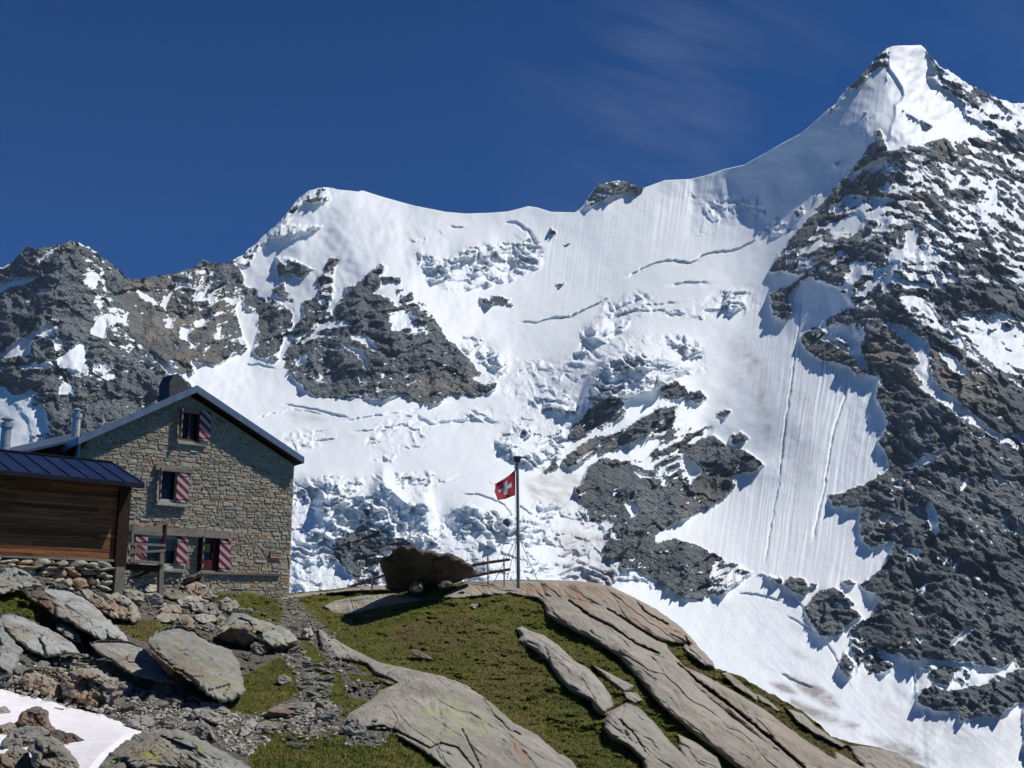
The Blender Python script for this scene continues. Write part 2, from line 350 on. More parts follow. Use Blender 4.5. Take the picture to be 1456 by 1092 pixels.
# broken crest only where rock reaches the sky
jag = np.interp(gx, [-70,330,440,470,820,830,905,915,1180,1200,1262,1270,1310,1325,1530], [1,1,.9,0,0,.9,.7,0,0,.9,.9,0,0,1,1])
sy = sy-jag*(2.6*ridged(gx/17, gx*0+.3, 4, 5)-.9)*1.6-.3*fbm(gx/40, gx*0+.7, 2, 3)
T = np.linspace(0, 1, NY)**1.0
X = np.broadcast_to(gx, (NY, NX)).copy(); Yp = sy[None]+(1230-sy[None])*T[:,None]
ctrl = [(-60,400,2500),(100,347,2450),(100,480,2150),(60,600,1900),(60,760,1600),(200,395,2700),(250,480,2350),(200,560,2050),(330,372,2900),(340,470,2550),(320,520,2280),(330,600,1950),
 (450,268,3150),(450,360,2850),(440,450,2500),(450,540,2200),(570,285,3200),(560,400,2650),(600,470,2430),(660,545,2280),(700,297,3200),(690,360,2950),(700,420,2750),(740,460,2620),(760,520,2350),
 (470,620,1900),(600,640,1820),(480,690,1650),(560,780,1430),(700,700,1600),(720,790,1400),(850,270,3250),(880,380,2900),(850,440,2650),(1000,255,3300),(1000,360,2930),(1000,420,2600),
 (900,480,2350),(860,530,2150),(850,620,2000),(900,700,1800),(900,790,1600),(1000,500,2350),(1000,640,2050),(1080,440,2500),(1100,215,3120),(1100,330,2890),
 (1290,65,3030),(1265,150,2850),(1222,150,2900),(1185,185,2930),(1320,150,2915),(1262,205,2710),(1210,255,2770),(1330,205,2780),(1150,370,2480),(1180,430,2290),(1250,330,2400),(1130,600,1980),(1200,650,1850),(1100,780,1660),(1000,900,1420),(1050,1000,1250),(1100,1092,1120),
 (1250,480,2130),(1290,640,1800),(1400,200,2880),(1456,160,3060),(1400,350,2350),(1456,450,2200),(1400,560,1900),(1400,750,1580),(1300,780,1550),(1200,880,1430),(1400,950,1300),(1300,1000,1240),(1456,1050,1150),(1530,300,2750),(1530,700,1750),(1530,1000,1250),(700,950,1150),(300,950,1200),(0,950,1300),(700,1230,900),(1200,1230,980),(1500,1230,1000),(100,1230,1000)]
D = tps(ctrl)(X, Yp)
rock = np.zeros_like(D); ice = np.zeros_like(D); dirt = np.zeros_like(D); warm = np.zeros_like(D); lift = np.zeros_like(D)
XW = X+4.5*fbm(X/22, Yp/22, 4, 301, .6)+2.2*fbm(X/4.5, Yp/4.5, 2, 303); YW = Yp+4.5*fbm(X/22, Yp/22, 4, 302, .6)+2.2*fbm(X/4.5, Yp/4.5, 2, 304)
def R(c, pts, v, fe=3.0):
    P = c(pts)
    if v < .3:                          # snow lies a little wider than traced
        A = np.array(P); g = A.mean(0); q = A-g; P = [tuple(g+w*(1+2.2/(np.hypot(*w)+4))) for w in q]
    paint(rock, XW, YW, P, v, fe)
# left massif
LREG = M1([(-400,200),(285,280),(450,370),(525,440),(700,415),(835,350),(945,365),(985,430),(1010,500),(960,560),(975,640),(1010,740),(950,760),(880,808),(830,795),(785,785),(800,832),(745,845),(775,880),(830,960),(900,1092),(900,1500),(-400,1500)])
paint(rock, XW, YW, LREG, .90)
R(M1, [(-200,480),(0,465),(150,430),(160,450),(60,480),(0,500),(-200,520)], .05)
R(M1, [(145,375),(175,345),(250,308),(215,340),(170,375)], .05); R(M1, [(-200,400),(0,395),(50,388),(30,402),(-200,420)], .1)
R(M1, [(335,350),(400,355),(430,400),(390,480),(350,465),(360,410)], .28); R(M1, [(350,345),(460,400),(455,420),(380,390)], .45)
R(M1, [(345,460),(365,445),(390,465),(375,482)], .05)
R(M1, [(-200,755),(0,750),(60,710),(130,670),(200,630),(260,635),(215,650),(230,690),(150,680),(110,720),(130,760),(60,765),(0,770),(-200,800)], .08)
R(M1, [(370,670),(395,610),(440,605),(470,620),(440,640),(425,680)], .12); R(M1, [(240,790),(290,740),(330,710),(355,730),(345,790),(420,830),(400,850),(300,825),(240,810)], .08)
R(M1, [(-200,790),(0,785),(90,800),(200,790),(215,800),(200,822),(100,815),(0,820),(-200,830)], .3); R(M1, [(220,700),(260,700),(230,745)], .25)
R(M1, [(-300,900),(0,890),(60,930),(110,910),(180,870),(150,930),(190,1000),(205,1092),(210,1300),(-300,1300)], .32); R(M1, [(-300,900),(0,900),(50,960),(100,1020),(120,1092),(130,1300),(-300,1300)], .1)
R(M1, [(390,510),(430,490),(480,550),(520,600),(540,690),(620,755),(600,790),(540,760),(470,690),(430,620),(400,560)], .56)
R(M1, [(250,880),(320,890),(290,915),(245,920)], .1); R(M1, [(610,750),(640,760),(720,825),(735,840),(690,845),(655,800)], .0)
R(M1, [(150,500),(225,480),(215,495),(160,508)], .25); R(M1,[(425,440),(445,500),(430,500),(415,460)], .2)
R(M1, [(440,700),(520,700),(620,745),(560,745),(470,740)], .5); R(M1, [(220,860),(440,780),(470,850),(430,900),(380,840)], .6)
R(M1, [(660,445),(940,390),(990,440),(1010,500),(960,560),(975,640),(1010,740),(950,755),(880,700),(820,640),(740,560),(690,500)], .70)
for q in ([(540,480),(600,515),(640,555),(590,540)], [(655,545),(700,510),(690,540),(675,600),(700,600),(660,560)], [(670,615),(705,610),(700,650),(680,640)], [(740,640),(780,650),(760,700),(740,690)], [(800,620),(850,600),(830,640),(800,640)], [(835,760),(870,710),(850,720),(830,750)], [(720,480),(760,470),(765,485),(725,490)], [(880,650),(910,640),(900,690)], [(760,690),(780,700),(810,720),(790,730)], [(700,705),(730,720),(735,740)]):
    R(M1, q, .1, 2)
R(M1, [(970,570),(1005,575),(1050,605),(1040,690),(1030,748),(1012,748),(1012,660),(975,610)], -.1)
R(M1, [(985,470),(1040,490),(1060,530),(1130,540),(1200,580),(1190,640),(1160,700),(1130,782),(1070,780),(1035,740),(1050,690),(1055,600),(1000,560)], .82)
R(M1, [(945,385),(1040,310),(1125,235),(1165,185),(1240,95),(1290,70),(1335,80),(1350,130),(1280,145),(1240,140),(1200,180),(1160,225),(1220,230),(1310,240),(1200,290),(1100,290),(1040,340),(1020,400),(985,400)], .40)
R(M1, [(1240,130),(1320,105),(1330,125),(1270,143)], .75); R(M1, [(1110,275),(1170,225),(1310,237),(1200,268),(1130,285)], .62)
R(M1, [(1130,360),(1200,370),(1280,410),(1230,450),(1180,420),(1140,440),(1130,400)], .66); R(M1, [(1110,490),(1160,470),(1205,555),(1150,530)], .8)
R(M1, [(1300,440),(1350,370),(1382,375),(1355,440),(1365,500),(1340,560),(1300,520)], .66)
DR = M2([(170,425),(190,440),(165,465),(240,480),(245,495),(150,510),(140,540),(190,550),(240,600),(250,570),(300,575),(350,600),(400,660),(425,710),(510,790),(540,840),(600,870),(625,885),(600,925),(530,940),(440,925),(400,965),(330,970),(260,930),(150,955),(90,940),(0,950)])+M1([(1370,945),(1290,925),(1260,910),(1200,860),(1150,790),(1165,740),(1200,690),(1180,670),(1240,600),(1230,550),(1290,520),(1340,580),(1360,600),(1380,550),(1437,490)])+M2([(30,520),(100,490),(130,450)])
paint(rock, XW, YW, DR, .86)
R(M2, [(200,620),(260,600),(330,650),(360,690),(300,700),(210,680)], .48); R(M2, [(30,740),(70,750),(120,795),(115,850),(95,800),(50,760)], .05, 2); R(M2,[(75,845),(95,850),(115,885),(90,880)],.1,2)
R(M2, [(40,700),(110,710),(190,760),(250,800),(180,780),(110,740)], .35); R(M2, [(530,870),(560,850),(615,875),(570,885)], .2); R(M2, [(170,480),(215,500),(240,560),(170,540)], .0,2)
R(M1, [(1195,770),(1260,770),(1300,830),(1345,890),(1250,840)], .45); R(M1, [(1200,690),(1330,600),(1437,580),(1437,640),(1330,650),(1240,720)], .55)
R(M1, [(1150,800),(1170,700),(1200,640),(1205,650),(1180,700),(1165,800)], .2)
for q in ([(230,525),(250,530),(235,545)], [(250,545),(290,535),(300,570),(250,570)], [(555,552),(605,572),(600,583),(562,570)], [(600,545),(670,563),(660,572),(600,553)], [(825,290),(847,306),(825,312)], [(870,350),(905,348),(885,362)], [(850,505),(885,498),(870,515)],[(320,575),(340,580),(335,588)],[(660,578),(690,588),(670,590)]):
    R(M2, q, .95, 2)
R(M2, [(920,224),(950,200),(985,150),(1010,105),(1105,92),(1165,125),(1110,150),(1060,165),(1000,190),(950,214)], .62); R(M2, [(1150,118),(1195,124),(1180,132)], .8,2)
# summit pyramid
R(M3, [(595,325),(640,290),(690,215),(730,180),(760,140),(800,90),(825,80),(845,150),(800,155),(760,185),(700,245),(650,305)], .47)
R(M3, [(790,110),(830,85),(842,130),(800,145)], .72); R(M3, [(745,330),(800,320),(800,360),(750,415),(740,390)], .42, 8); R(M3, [(820,180),(850,150),(830,220)], .42)
R(M3, [(475,710),(500,695),(510,715),(480,740)], .6); R(M3, [(550,655),(575,640),(560,665)], .6,2); R(M3, [(630,525),(645,520),(635,540)], .6,2)
R(M3, [(980,75),(1050,160),(1085,185),(1040,170),(1000,125)], .9, 2)
R(M3, [(985,190),(1030,165),(1060,170),(1365,290),(1900,420),(1900,900),(1365,560),(1280,450),(1200,370),(1130,350),(1130,290),(1060,240)], .50)
R(M3, [(1110,210),(1160,250),(1260,360),(1365,430),(1365,480),(1250,400),(1160,310)], .62)
R(M3, [(885,315),(960,350),(1010,375),(1000,385),(930,350)], .62,2)
PK = M3([(800,398),(826,432),(785,455),(780,478),(820,490),(860,472),(950,466),(1010,460),(1060,430),(1120,400),(1200,370),(1365,420),(1900,600),(1900,3000),(1000,3000)])
PKL = M3([(800,398),(826,432),(785,455),(780,478),(860,472),(950,466),(1010,460),(1060,430),(1090,440),(1200,420),(1900,700),(1900,1200),(700,1200),(456,1092),(440,1015),(520,955),(430,945),(372,948),(430,860),(480,800),(540,730),(600,660),(660,590),(720,520)])
paint(rock, XW, YW, PKL, .50)
R(M3, [(800,395),(780,460),(720,520),(660,590),(600,660),(540,730),(480,800),(430,860),(372,948),(420,940),(475,880),(535,810),(590,745),(650,670),(715,605),(775,530),(835,480),(828,432)], .80, 2)
R(M3, [(860,475),(1060,430),(1090,470),(1110,540),(1180,660),(1230,740),(1300,880),(1365,1000),(1365,1092),(900,1092),(940,960),(850,880),(880,740),(930,640),(880,560)], .60)
R(M3, [(680,570),(780,510),(830,500),(820,540),(740,560),(700,600)], .12); R(M3, [(630,640),(700,600),(800,610),(820,640),(700,650)], .85); R(M3, [(780,650),(900,660),(920,720),(780,700)], .3)
R(M3, [(580,770),(720,720),(740,740),(700,800),(620,790)], .2); R(M3, [(760,720),(900,740),(880,860),(820,860),(770,780)], .48); R(M3, [(640,830),(800,800),(880,900),(800,940),(700,880)], .62)
R(M3, [(530,960),(680,890),(700,940),(640,1000),(560,1000)], .9); R(M3, [(490,900),(640,860),(520,900)], .3); R(M3, [(720,1000),(830,920),(850,1000),(760,1080)], .4)
R(M3, [(900,790),(960,780),(950,880),(910,870)], .25); R(M3, [(1060,790),(1140,830),(1100,830)], .05,2); R(M3, [(1140,570),(1200,600),(1365,700),(1365,900),(1250,740),(1180,660)], .45)
R(M3, [(1090,470),(1365,560),(1365,720),(1200,600),(1140,570),(1110,540)], .52); R(M3, [(960,540),(1010,590),(1060,650),(1000,640)], .35)
R(M3, [(1000,740),(1060,780),(1040,790),(990,760)], .2); R(M3, [(870,930),(960,960),(1010,1040),(920,1092),(860,1000)], .45);R(M3,[(1020,860),(1100,890),(1200,910),(1180,920),(1080,900)],.25,2)
R(M3, [(700,1092),(640,1015),(520,960),(455,1010),(456,1092),(460,1200),(700,1200)], .1)
R(N2, [(110,-5),(150,5),(188,15),(203,80),(160,97),(122,75)], .95, 2); R(M3, [(378,1030),(450,1005),(455,1030),(420,1060),(400,1092)], .9, 2); R(M3,[(450,1008),(520,950),(515,970),(460,1015)],.85,2)
PL = N2([(340,100),(400,65),(450,50),(520,20),(600,-20),(1500,-20),(1500,2400)])+N4([(1456,800),(1456,665),(1400,680),(1380,710),(1320,705),(1260,722),(1250,690),(1180,690),(1120,660),(1120,635),(1160,610),(1230,625),(1300,610),(1340,600),(1380,560),(1300,545),(1200,525),(1100,530),(1060,505),(1040,512),(975,480),(945,440),(950,410),(965,395),(1010,328),(970,320),(930,290),(970,270),(1010,240),(1030,200),(1050,150)])+N2([(620,1000),(570,1020),(520,1020),(480,990),(475,920),(485,865),(370,860),(350,820),(440,790),(530,750),(602,705),(590,650),(550,600),(600,520),(545,420),(556,330),(520,330),(480,220),(500,150),(480,110),(420,115),(350,120)])
paint(rock, XW, YW, PL, .86)
R(N2, [(235,175),(265,145),(300,130),(340,150),(320,180),(380,200),(470,268),(440,290),(350,270),(290,245),(250,210)], .95, 2); R(N2, [(436,290),(500,300),(530,330),(490,320),(455,318)], .9, 2); R(N2,[(365,175),(390,165),(440,200),(430,220),(395,195)],.55,2)
R(N2, [(600,120),(650,130),(770,200),(765,310),(800,370),(900,440),(980,520),(1100,590),(1145,635),(1060,600),(900,500),(760,400),(720,370),(740,350),(690,300),(725,280),(690,215)], .0)
R(N2, [(800,225),(870,260),(945,340),(900,325),(845,290)], .05, 2); R(N2, [(840,90),(960,60),(1050,60),(1200,150),(1200,420),(1080,330),(980,230),(900,170)], .40); R(N2, [(1010,110),(1150,150),(1150,300),(1060,250)], .2)
R(N2, [(600,-20),(700,-20),(900,180),(960,260),(880,240),(780,170)], .5); R(N2,[(680,690),(730,665),(830,635),(810,650),(740,688),(690,705)], .05, 2); R(N2, [(1020,480),(1080,500),(1020,490)], .2)
for q in ([(543,905),(600,888),(570,925)], [(615,910),(640,902),(657,918),(630,936)], [(755,850),(770,845),(795,900),(797,970),(770,950),(758,900)], [(892,805),(905,760),(927,735),(925,770)], [(1005,680),(1030,700),(1075,765),(1045,770)], [(660,1030),(730,1040),(700,1065)], [(1010,400),(1050,440),(1030,430)], [(700,970),(712,970),(705,1000)],[(940,560),(980,575),(965,585)],[(1090,570),(1149,560),(1149,600)],[(1125,905),(1149,940),(1149,975),(1125,970)]):
    R(N2, q, .0, 2)
for q in ([(1200,225),(1215,205),(1208,240)], [(1235,210),(1250,230),(1240,245)], [(1120,315),(1150,290),(1140,310)], [(1215,485),(1270,430),(1295,430),(1240,480)], [(1120,455),(1140,450),(1130,468)], [(1335,355),(1362,358),(1345,362)], [(980,80),(1035,65),(1020,92)], [(1045,85),(1075,88),(1050,100)], [(1090,180),(1130,175),(1110,195)], [(1150,55),(1170,40),(1185,120),(1165,115)],[(1390,70),(1405,60),(1400,120)],[(1195,425),(1215,430),(1200,434)],[(1410,545),(1425,530),(1430,555),(1390,575),(1365,570)]):
    R(N4, q, .0, 2)
R(N4, [(1120,545),(1300,550),(1350,600),(1290,610),(1240,595),(1190,545),(1150,560)], .35)
R(N4, [(765,370),(785,335),(815,310),(850,297),(900,330),(945,392),(900,412),(875,450),(820,458),(780,410)], .98, 2)
R(N4, [(700,290),(720,265),(760,275),(778,300),(760,325),(722,312)], .95, 2); R(N4, [(785,290),(805,292),(795,305)], .95,2); R(N4, [(883,280),(905,275),(925,290),(900,300)], .95, 2)
R(N4, [(858,335),(930,360),(930,372),(870,350)], .1, 2); R(N4, [(905,430),(950,400),(975,480),(1010,520),(1045,540),(1010,578),(960,575),(940,520),(930,580),(910,490)], .74); R(N4, [(868,550),(890,505),(920,540),(905,585)], .95, 2)
R(N4, [(1155,565),(1200,548),(1235,575),(1225,605),(1165,600)], .9,2)
# central rock islands
for q, v in (([(110,600),(200,500),(290,450),(345,480),(350,540),(300,580),(200,640),(90,660)], .80), ([(505,430),(580,388),(640,430),(620,468),(540,480)], .9), ([(640,440),(690,432),(720,470),(690,500),(650,480)], .9),
 ([(65,750),(200,650),(330,620),(420,560),(500,510),(590,500),(560,600),(430,640),(330,690),(200,740),(90,782)], .88), ([(480,600),(760,600),(720,850),(600,850),(430,800),(370,740)], .47),
 ([(760,540),(800,522),(832,535),(800,560)], .95), ([(835,640),(875,622),(912,650),(900,668),(840,672)], .95),
 ([(640,700),(700,650),(760,640),(820,700),(900,710),(985,772),(930,800),(850,810),(830,830),(850,870),(790,930),(700,960),(650,1010),(600,1022),(530,1010),(520,900),(560,840),(650,860),(700,800),(660,760),(600,740)], .95),
 ([(130,900),(180,790),(250,740),(370,760),(480,800),(520,830),(500,900),(525,1000),(490,1092),(470,1200),(250,1200),(290,1020),(200,990),(140,930)], .92)):
    R(N1, q, v)
for q in ([(130,750),(200,700),(300,640),(330,630),(240,690),(150,748)], [(370,720),(430,670),(500,650),(505,680),(440,750),(375,745)], [(350,620),(440,540),(500,480),(440,530),(370,590)], [(165,640),(215,610),(200,640)], [(350,990),(375,985),(370,1010)], [(375,940),(400,955),(385,975)], [(400,810),(520,825),(430,830)], [(600,720),(660,760),(700,800),(640,850),(620,760)]):
    R(N1, q, .05, 2)
R(N4, [(40,-20),(520,-20),(480,40),(405,72),(350,90),(290,130),(275,170),(240,240),(190,240),(180,170),(160,130),(90,90),(60,30)], .92)
R(N4, [(200,40),(225,30),(240,60),(215,80)], .1,2); R(N4, [(240,245),(300,222),(325,225),(290,262)], .0, 2); R(N4,[(370,80),(330,90),(290,120),(290,140),(350,100)],.6,2)
R(N4, [(285,165),(350,145),(440,175),(500,205),(515,260),(440,340),(380,335),(300,280),(235,250),(255,200)], .98, 2); R(N4, [(480,200),(560,230),(600,255),(510,322),(450,330)], .66); R(N4, [(620,255),(690,270),(700,290),(660,272)], .75, 2)
R(N3, [(215,700),(240,620),(290,590),(360,570),(430,590),(470,620),(530,620),(560,660),(440,690),(350,760),(330,830),(270,750)], .86); R(N3, [(360,750),(440,690),(440,760),(420,820),(340,830)], .55)
R(N3, [(1375,565),(1410,535),(1470,550),(1470,640),(1390,620)], .6); R(N3, [(1120,340),(1180,290),(1200,310),(1140,350)], .85,2)
# warm rock and dirt on the ice
for c, q, v in ((M1, [(520,460),(700,440),(840,400),(960,560),(900,800),(760,840),(620,740),(520,600)], .8), (M1, [(1290,380),(1390,370),(1370,560),(1290,540)], .9), (M3, [(930,620),(1000,600),(1000,760),(930,740)], .9),
 (M3, [(1000,440),(1090,430),(1100,540),(1060,520)], .8), (M3, [(880,560),(950,560),(950,640),(880,600)], .8), (M3, [(1200,780),(1300,850),(1340,1000),(1260,930)], .9), (N2, [(480,150),(640,150),(740,300),(720,400),(560,330)], .8),
 (N2, [(770,200),(1000,330),(1149,520),(900,440),(780,330)], .8), (N1, [(200,560),(350,540),(330,690),(100,760)], .7), (N1, [(600,900),(850,800),(850,870),(600,1020)], .6), (M2, [(300,850),(560,850),(500,930),(300,960)], .6), (M1,[(320,900),(370,900),(360,930),(320,920)],1.)):
    paint(warm, X, Yp, c(q), v, 8)
for c, q, v in ((N1, [(830,200),(900,180),(960,300),(880,420),(820,420)], .35), (N1, [(950,280),(1010,340),(1050,560),(1030,700),(980,640),(960,460)], .38), (N2, [(150,340),(280,420),(300,790),(220,800),(150,700)], .32), (N2,[(0,200),(60,260),(120,560),(60,520)],.3),
 (N3, [(1050,380),(1200,330),(1300,360),(1330,500),(1200,520),(1080,450)], .75), (N3, [(780,540),(860,540),(960,620),(860,630),(790,600)], .6), (N3, [(760,680),(860,640),(950,680),(900,740),(780,720)], .65), (N3, [(0,60),(150,90),(250,110),(60,130)], .5), (N3,[(1100,560),(1456,640),(1456,900),(1200,800)],.4),
 (N4, [(715,580),(770,590),(850,640),(880,682),(840,678),(760,630)], 1.6), (N4, [(655,602),(700,605),(742,637),(690,625)], 1.7), (N4, [(720,650),(840,700),(935,735),(920,748),(790,715),(720,668)], 1.3), (N4, [(955,768),(1060,785),(1170,830),(1175,855),(1110,848),(1000,800)], 1.5),
 (N4, [(960,640),(1200,700),(1456,700),(1456,870),(1200,850),(1000,720)], .30), (N4,[(0,60),(160,90),(190,280),(0,280)],.55), (N4,[(710,490),(750,500),(800,540),(740,520)],1.)):
    add_in(dirt, X, Yp, c(q), v, 6)
# ice falls
def I(c, pts, v, fe=6): paint(ice, X, Yp, c(pts), v, fe)
I(M2, [(255,380),(310,365),(400,410),(500,360),(600,340),(740,295),(795,370),(780,460),(640,490),(450,545),(370,510),(320,440)], .75)
I(M2, [(280,325),(340,320),(345,348),(300,345)], .7,3)
I(N1, [(60,330),(150,230),(230,150),(400,170),(620,190),(700,240),(710,350),(620,370),(510,430),(470,450),(350,475),(250,500),(120,600),(90,660),(60,740),(-60,760),(-60,600),(-20,400)], 1)
I(N3, [(-100,370),(50,370),(150,345),(420,350),(640,340),(700,380),(540,480),(700,500),(820,475),(1110,540),(1110,620),(1250,640),(1456,780),(1456,980),(-100,980)], 1)
I(N3, [(910,230),(1000,110),(1080,20),(1200,0),(1260,60),(1220,160),(1200,300),(1130,350),(1060,300),(930,300)], 1)
I(N3, [(380,220),(420,130),(560,80),(900,60),(1000,100),(900,135),(700,130),(480,290),(400,290)], .45); I(N3, [(-100,180),(200,140),(260,200),(60,250),(-100,250)], .3)
I(M2, [(640,770),(700,785),(690,840),(640,870),(600,860),(540,800),(450,720),(520,700)], .7); I(M2, [(620,820),(900,780),(880,900),(700,960),(600,900)], .3)
I(M2, [(940,680),(1040,570),(1160,530),(1230,560),(1200,640),(1080,690),(960,760)], .7); I(M3, [(90,1060),(220,1010),(340,1020),(330,1092),(100,1120)], .7); I(M2,[(1260,600),(1350,600),(1420,590),(1420,640),(1280,630)],.4,3)
I(M3, [(60,640),(200,660),(330,660),(400,690),(300,760),(100,800)], .22); I(M3, [(330,790),(400,740),(480,780),(420,800),(345,815)], .6,3)
I(N4, [(-100,30),(60,30),(160,130),(190,240),(350,290),(370,330),(340,350),(250,290),(-100,250)], .6)
# relief, in picture-pixel units, later scaled to metres
b = np.zeros_like(D); fl = lambda m: (m.ravel() > .02)
rk = np.clip(rock, 0, 1)
wx = X+9*fbm(X/60, Yp/60, 3, 91); wy = Yp+9*fbm(X/60, Yp/60, 3, 92)
# ribs: mostly aligned with the fall line, leaning by region
bl = sstep(1215, 1300, X+.25*(Yp-500)); bigs = []
for ln in (.28, -.62):
    ux = (wx+ln*wy)/math.hypot(1, ln); uy = (wy-ln*wx)/math.hypot(1, ln)
    bigs.append((30*(ridged(ux/95, uy/190, 3, 11)-.15)+12*(ridged(ux/38, uy/70, 4, 12)-.15), fbm(ux/16, uy/24, 5, 41, .6)))
big = bigs[0][0]*(1-bl)+bigs[1][0]*bl+10*fbm(wx/60, wy/45, 3, 13)
DIPX = [-70,250,330,600,700,900,1050,1200,1290,1456]; DIPV = [.15,.10,-.25,-.15,.3,-.40,-.40,-.10,.35,.60]
gi = np.linspace(-200, 1700, 1901); Gd = np.cumsum(np.interp(gi, DIPX, DIPV)); G = lambda x: np.interp(x, gi, Gd)
sm = np.zeros_like(D); m = rock > .02; mx, my = wx[m], wy[m]
jx = X+5*fbm(X/26, Yp/26, 3, 93)+np.where(X > 1250, -.25, .25)*Yp*0; jy = Yp+5*fbm(X/26, Yp/26, 3, 94)-G(X)
sm[m] = 15*facets((jx/44)[m], (jy/34)[m], 21, 1.5)+6.0*facets((jx/17)[m], (jy/11)[m], 23, 1.6)+1.2*facets((jx/6.5)[m], (jy/4.5)[m], 25, 1.6)+4*fbm(mx/14, my/11, 4, 27, .55)+1.0*pn(mx/2.6, my/2.2, 26)
# strata ledges
led = wy-G(wx); ph = led/17+1.5*fbm(X/60, Yp/60, 3, 31); saw = ph-np.floor(ph); saw = np.where(saw < .25, saw/.25, (1-saw)/.75)
sm += m*11*(saw-.5)*(.4+.6*np.clip(fbm(X/35, Yp/35, 2, 33)+.5, 0, 1))
rel = big*.9+sm
def gy_(a): g = np.zeros_like(a); g[1:-1] = a[2:]-a[:-2]; return g/2
sp = gy_(rel); k5 = lambda a: (a+np.roll(a,1,0)+np.roll(a,-1,0)+np.roll(a,1,1)+np.roll(a,-1,1))/5
sp = k5(k5(k5(sp))); sp = np.clip(sp/ (np.abs(sp).mean()*3+1e-6), -1, 1)
n1 = bigs[0][1]*(1-bl)+bigs[1][1]*bl; n2 = fbm(wx/24, led/7, 4, 43, .6); n3 = fbm(X/11, (Yp-G(X))/4, 3, 44, .6)
mixz = np.clip(rock, 0, 1); amt = 4*mixz*(1-mixz)
n4 = np.clip(fbm(X/70, Yp/55, 3, 46)*2.2+.35, 0, 1)   # some faces hold more flecks of snow than others
fleck = np.clip(n3*1.5+n2*.9-.30*sp+.25*n4-.60, 0, 1)*2.6
rockv = rock+amt*(.75*fbm(X/85, Yp/60, 3, 47)+.62*n1+.62*n2+.45*n3-.30*sp)+.12*fbm(X/6, Yp/6, 3, 45)*(rock > .03)*(rock < .999)-fleck*(rock > .55)*np.clip(1.6-.6*(Yp > 560)-.4*(X > 1250)*(Yp > 620), 0, 1)*.95
rfin = sstep(.38, .62, rockv)
b += big*(.25+.75*np.clip(rock*1.6, 0, 1))*np.clip(rock*1.5+.05, 0, 1)+(sm+3)*rfin
# big shapes: ribs and buttresses
def ridge(c, line, h, wl, wr):
    global b
    L = c(line); P = np.array(L); m = (X > P[:,0].min()-3*max(wl,wr)) & (X < P[:,0].max()+3*max(wl,wr)) & (Yp > P[:,1].min()-3*max(wl,wr)) & (Yp < P[:,1].max()+3*max(wl,wr))
    d, sg = pdist(L, X[m], Yp[m]); w = (wl+wr)/2*(1+.5*fbm(X[m]/40, Yp[m]/40, 3, 64)); b[m] += h*.55*np.exp(-(np.sqrt(d*d+9)/w)**1.6)
ridge(M3, [(850,70),(845,150),(900,250),(870,300),(850,370),(800,430),(720,520),(600,660),(480,800),(375,945)], 14, 40, 60)
ridge(M3, [(1060,430),(1110,560),(1180,680),(1240,800),(1300,900),(1365,1020)], 40, 50, 60)
ridge(M3, [(940,470),(960,620),(990,760),(900,900),(850,1092)], 26, 40, 30)
ridge(N2, [(560,150),(620,280),(760,440),(900,560),(1149,700)], 34, 60, 50); ridge(N2, [(760,500),(820,640),(760,900),(800,1092)], 40, 50, 40)
ridge(N2, [(800,230),(960,350),(1149,520)], 35, 30, 30); ridge(N4, [(1250,0),(1300,200),(1200,420),(1150,520)], 35, 50, 50); ridge(N4, [(1200,640),(1330,640),(1456,600)], 30, 30, 30)
ridge(M1, [(285,297),(300,400),(380,560),(560,760),(720,850)], 50, 60, 50); ridge(M1, [(115,320),(130,450),(60,560),(-60,700)], 40, 60, 50)
ridge(M1, [(835,372),(860,500),(900,640),(880,800)], 25, 40, 40); ridge(M1, [(300,780),(420,900),(500,1092)], 35, 40, 40); ridge(M1, [(1200,600),(1130,700),(1100,780)], 25, 25, 25)
ridge(M1, [(1290,78),(1130,240),(950,385)], 20, 40, 40); ridge(M2, [(170,430),(120,600),(60,800)], 25, 40, 50); ridge(M2, [(240,560),(380,700),(560,880)], 45, 40, 70)
ridge(M3, [(-100,600),(130,575),(280,535)], 10, 30, 20); ridge(M2, [(0,140),(60,260),(120,420)], 30, 60, 60)
ridge(N1, [(100,700),(300,620),(560,500)], 18, 14, 30); ridge(N1, [(200,800),(300,900),(400,1092)], 30, 40, 60); ridge(N1, [(650,720),(780,760),(980,775)], 22, 20, 30); ridge(N4, [(300,200),(420,230),(500,260)], 20, 25, 25); ridge(N4,[(780,400),(850,320),(930,390)],14,20,20)
# summit snow: the crest throws its left side into grazing light
add_in(b, X, Yp, PK, 3, 4, False)
def cornice(c, line, h, w):
    L = c(line); P = np.array(L); m = (X > P[:,0].min()-8) & (X < P[:,0].max()+4*w) & (Yp > P[:,1].min()-6) & (Yp < P[:,1].max()+10)
    d, sg = pdist(L, X[m], Yp[m]); e = np.clip((P[-1,1]+10-Yp[m])/20, 0, 1); b[m] += e*h*np.where(sg < 0, np.exp(-d/w), np.exp(-(d/2.2)**2))
cornice(M3, [(828,60),(845,100),(842,150),(870,190),(895,230),(903,262),(890,285),(868,300),(868,345),(852,380),(845,420)], 7, 34)
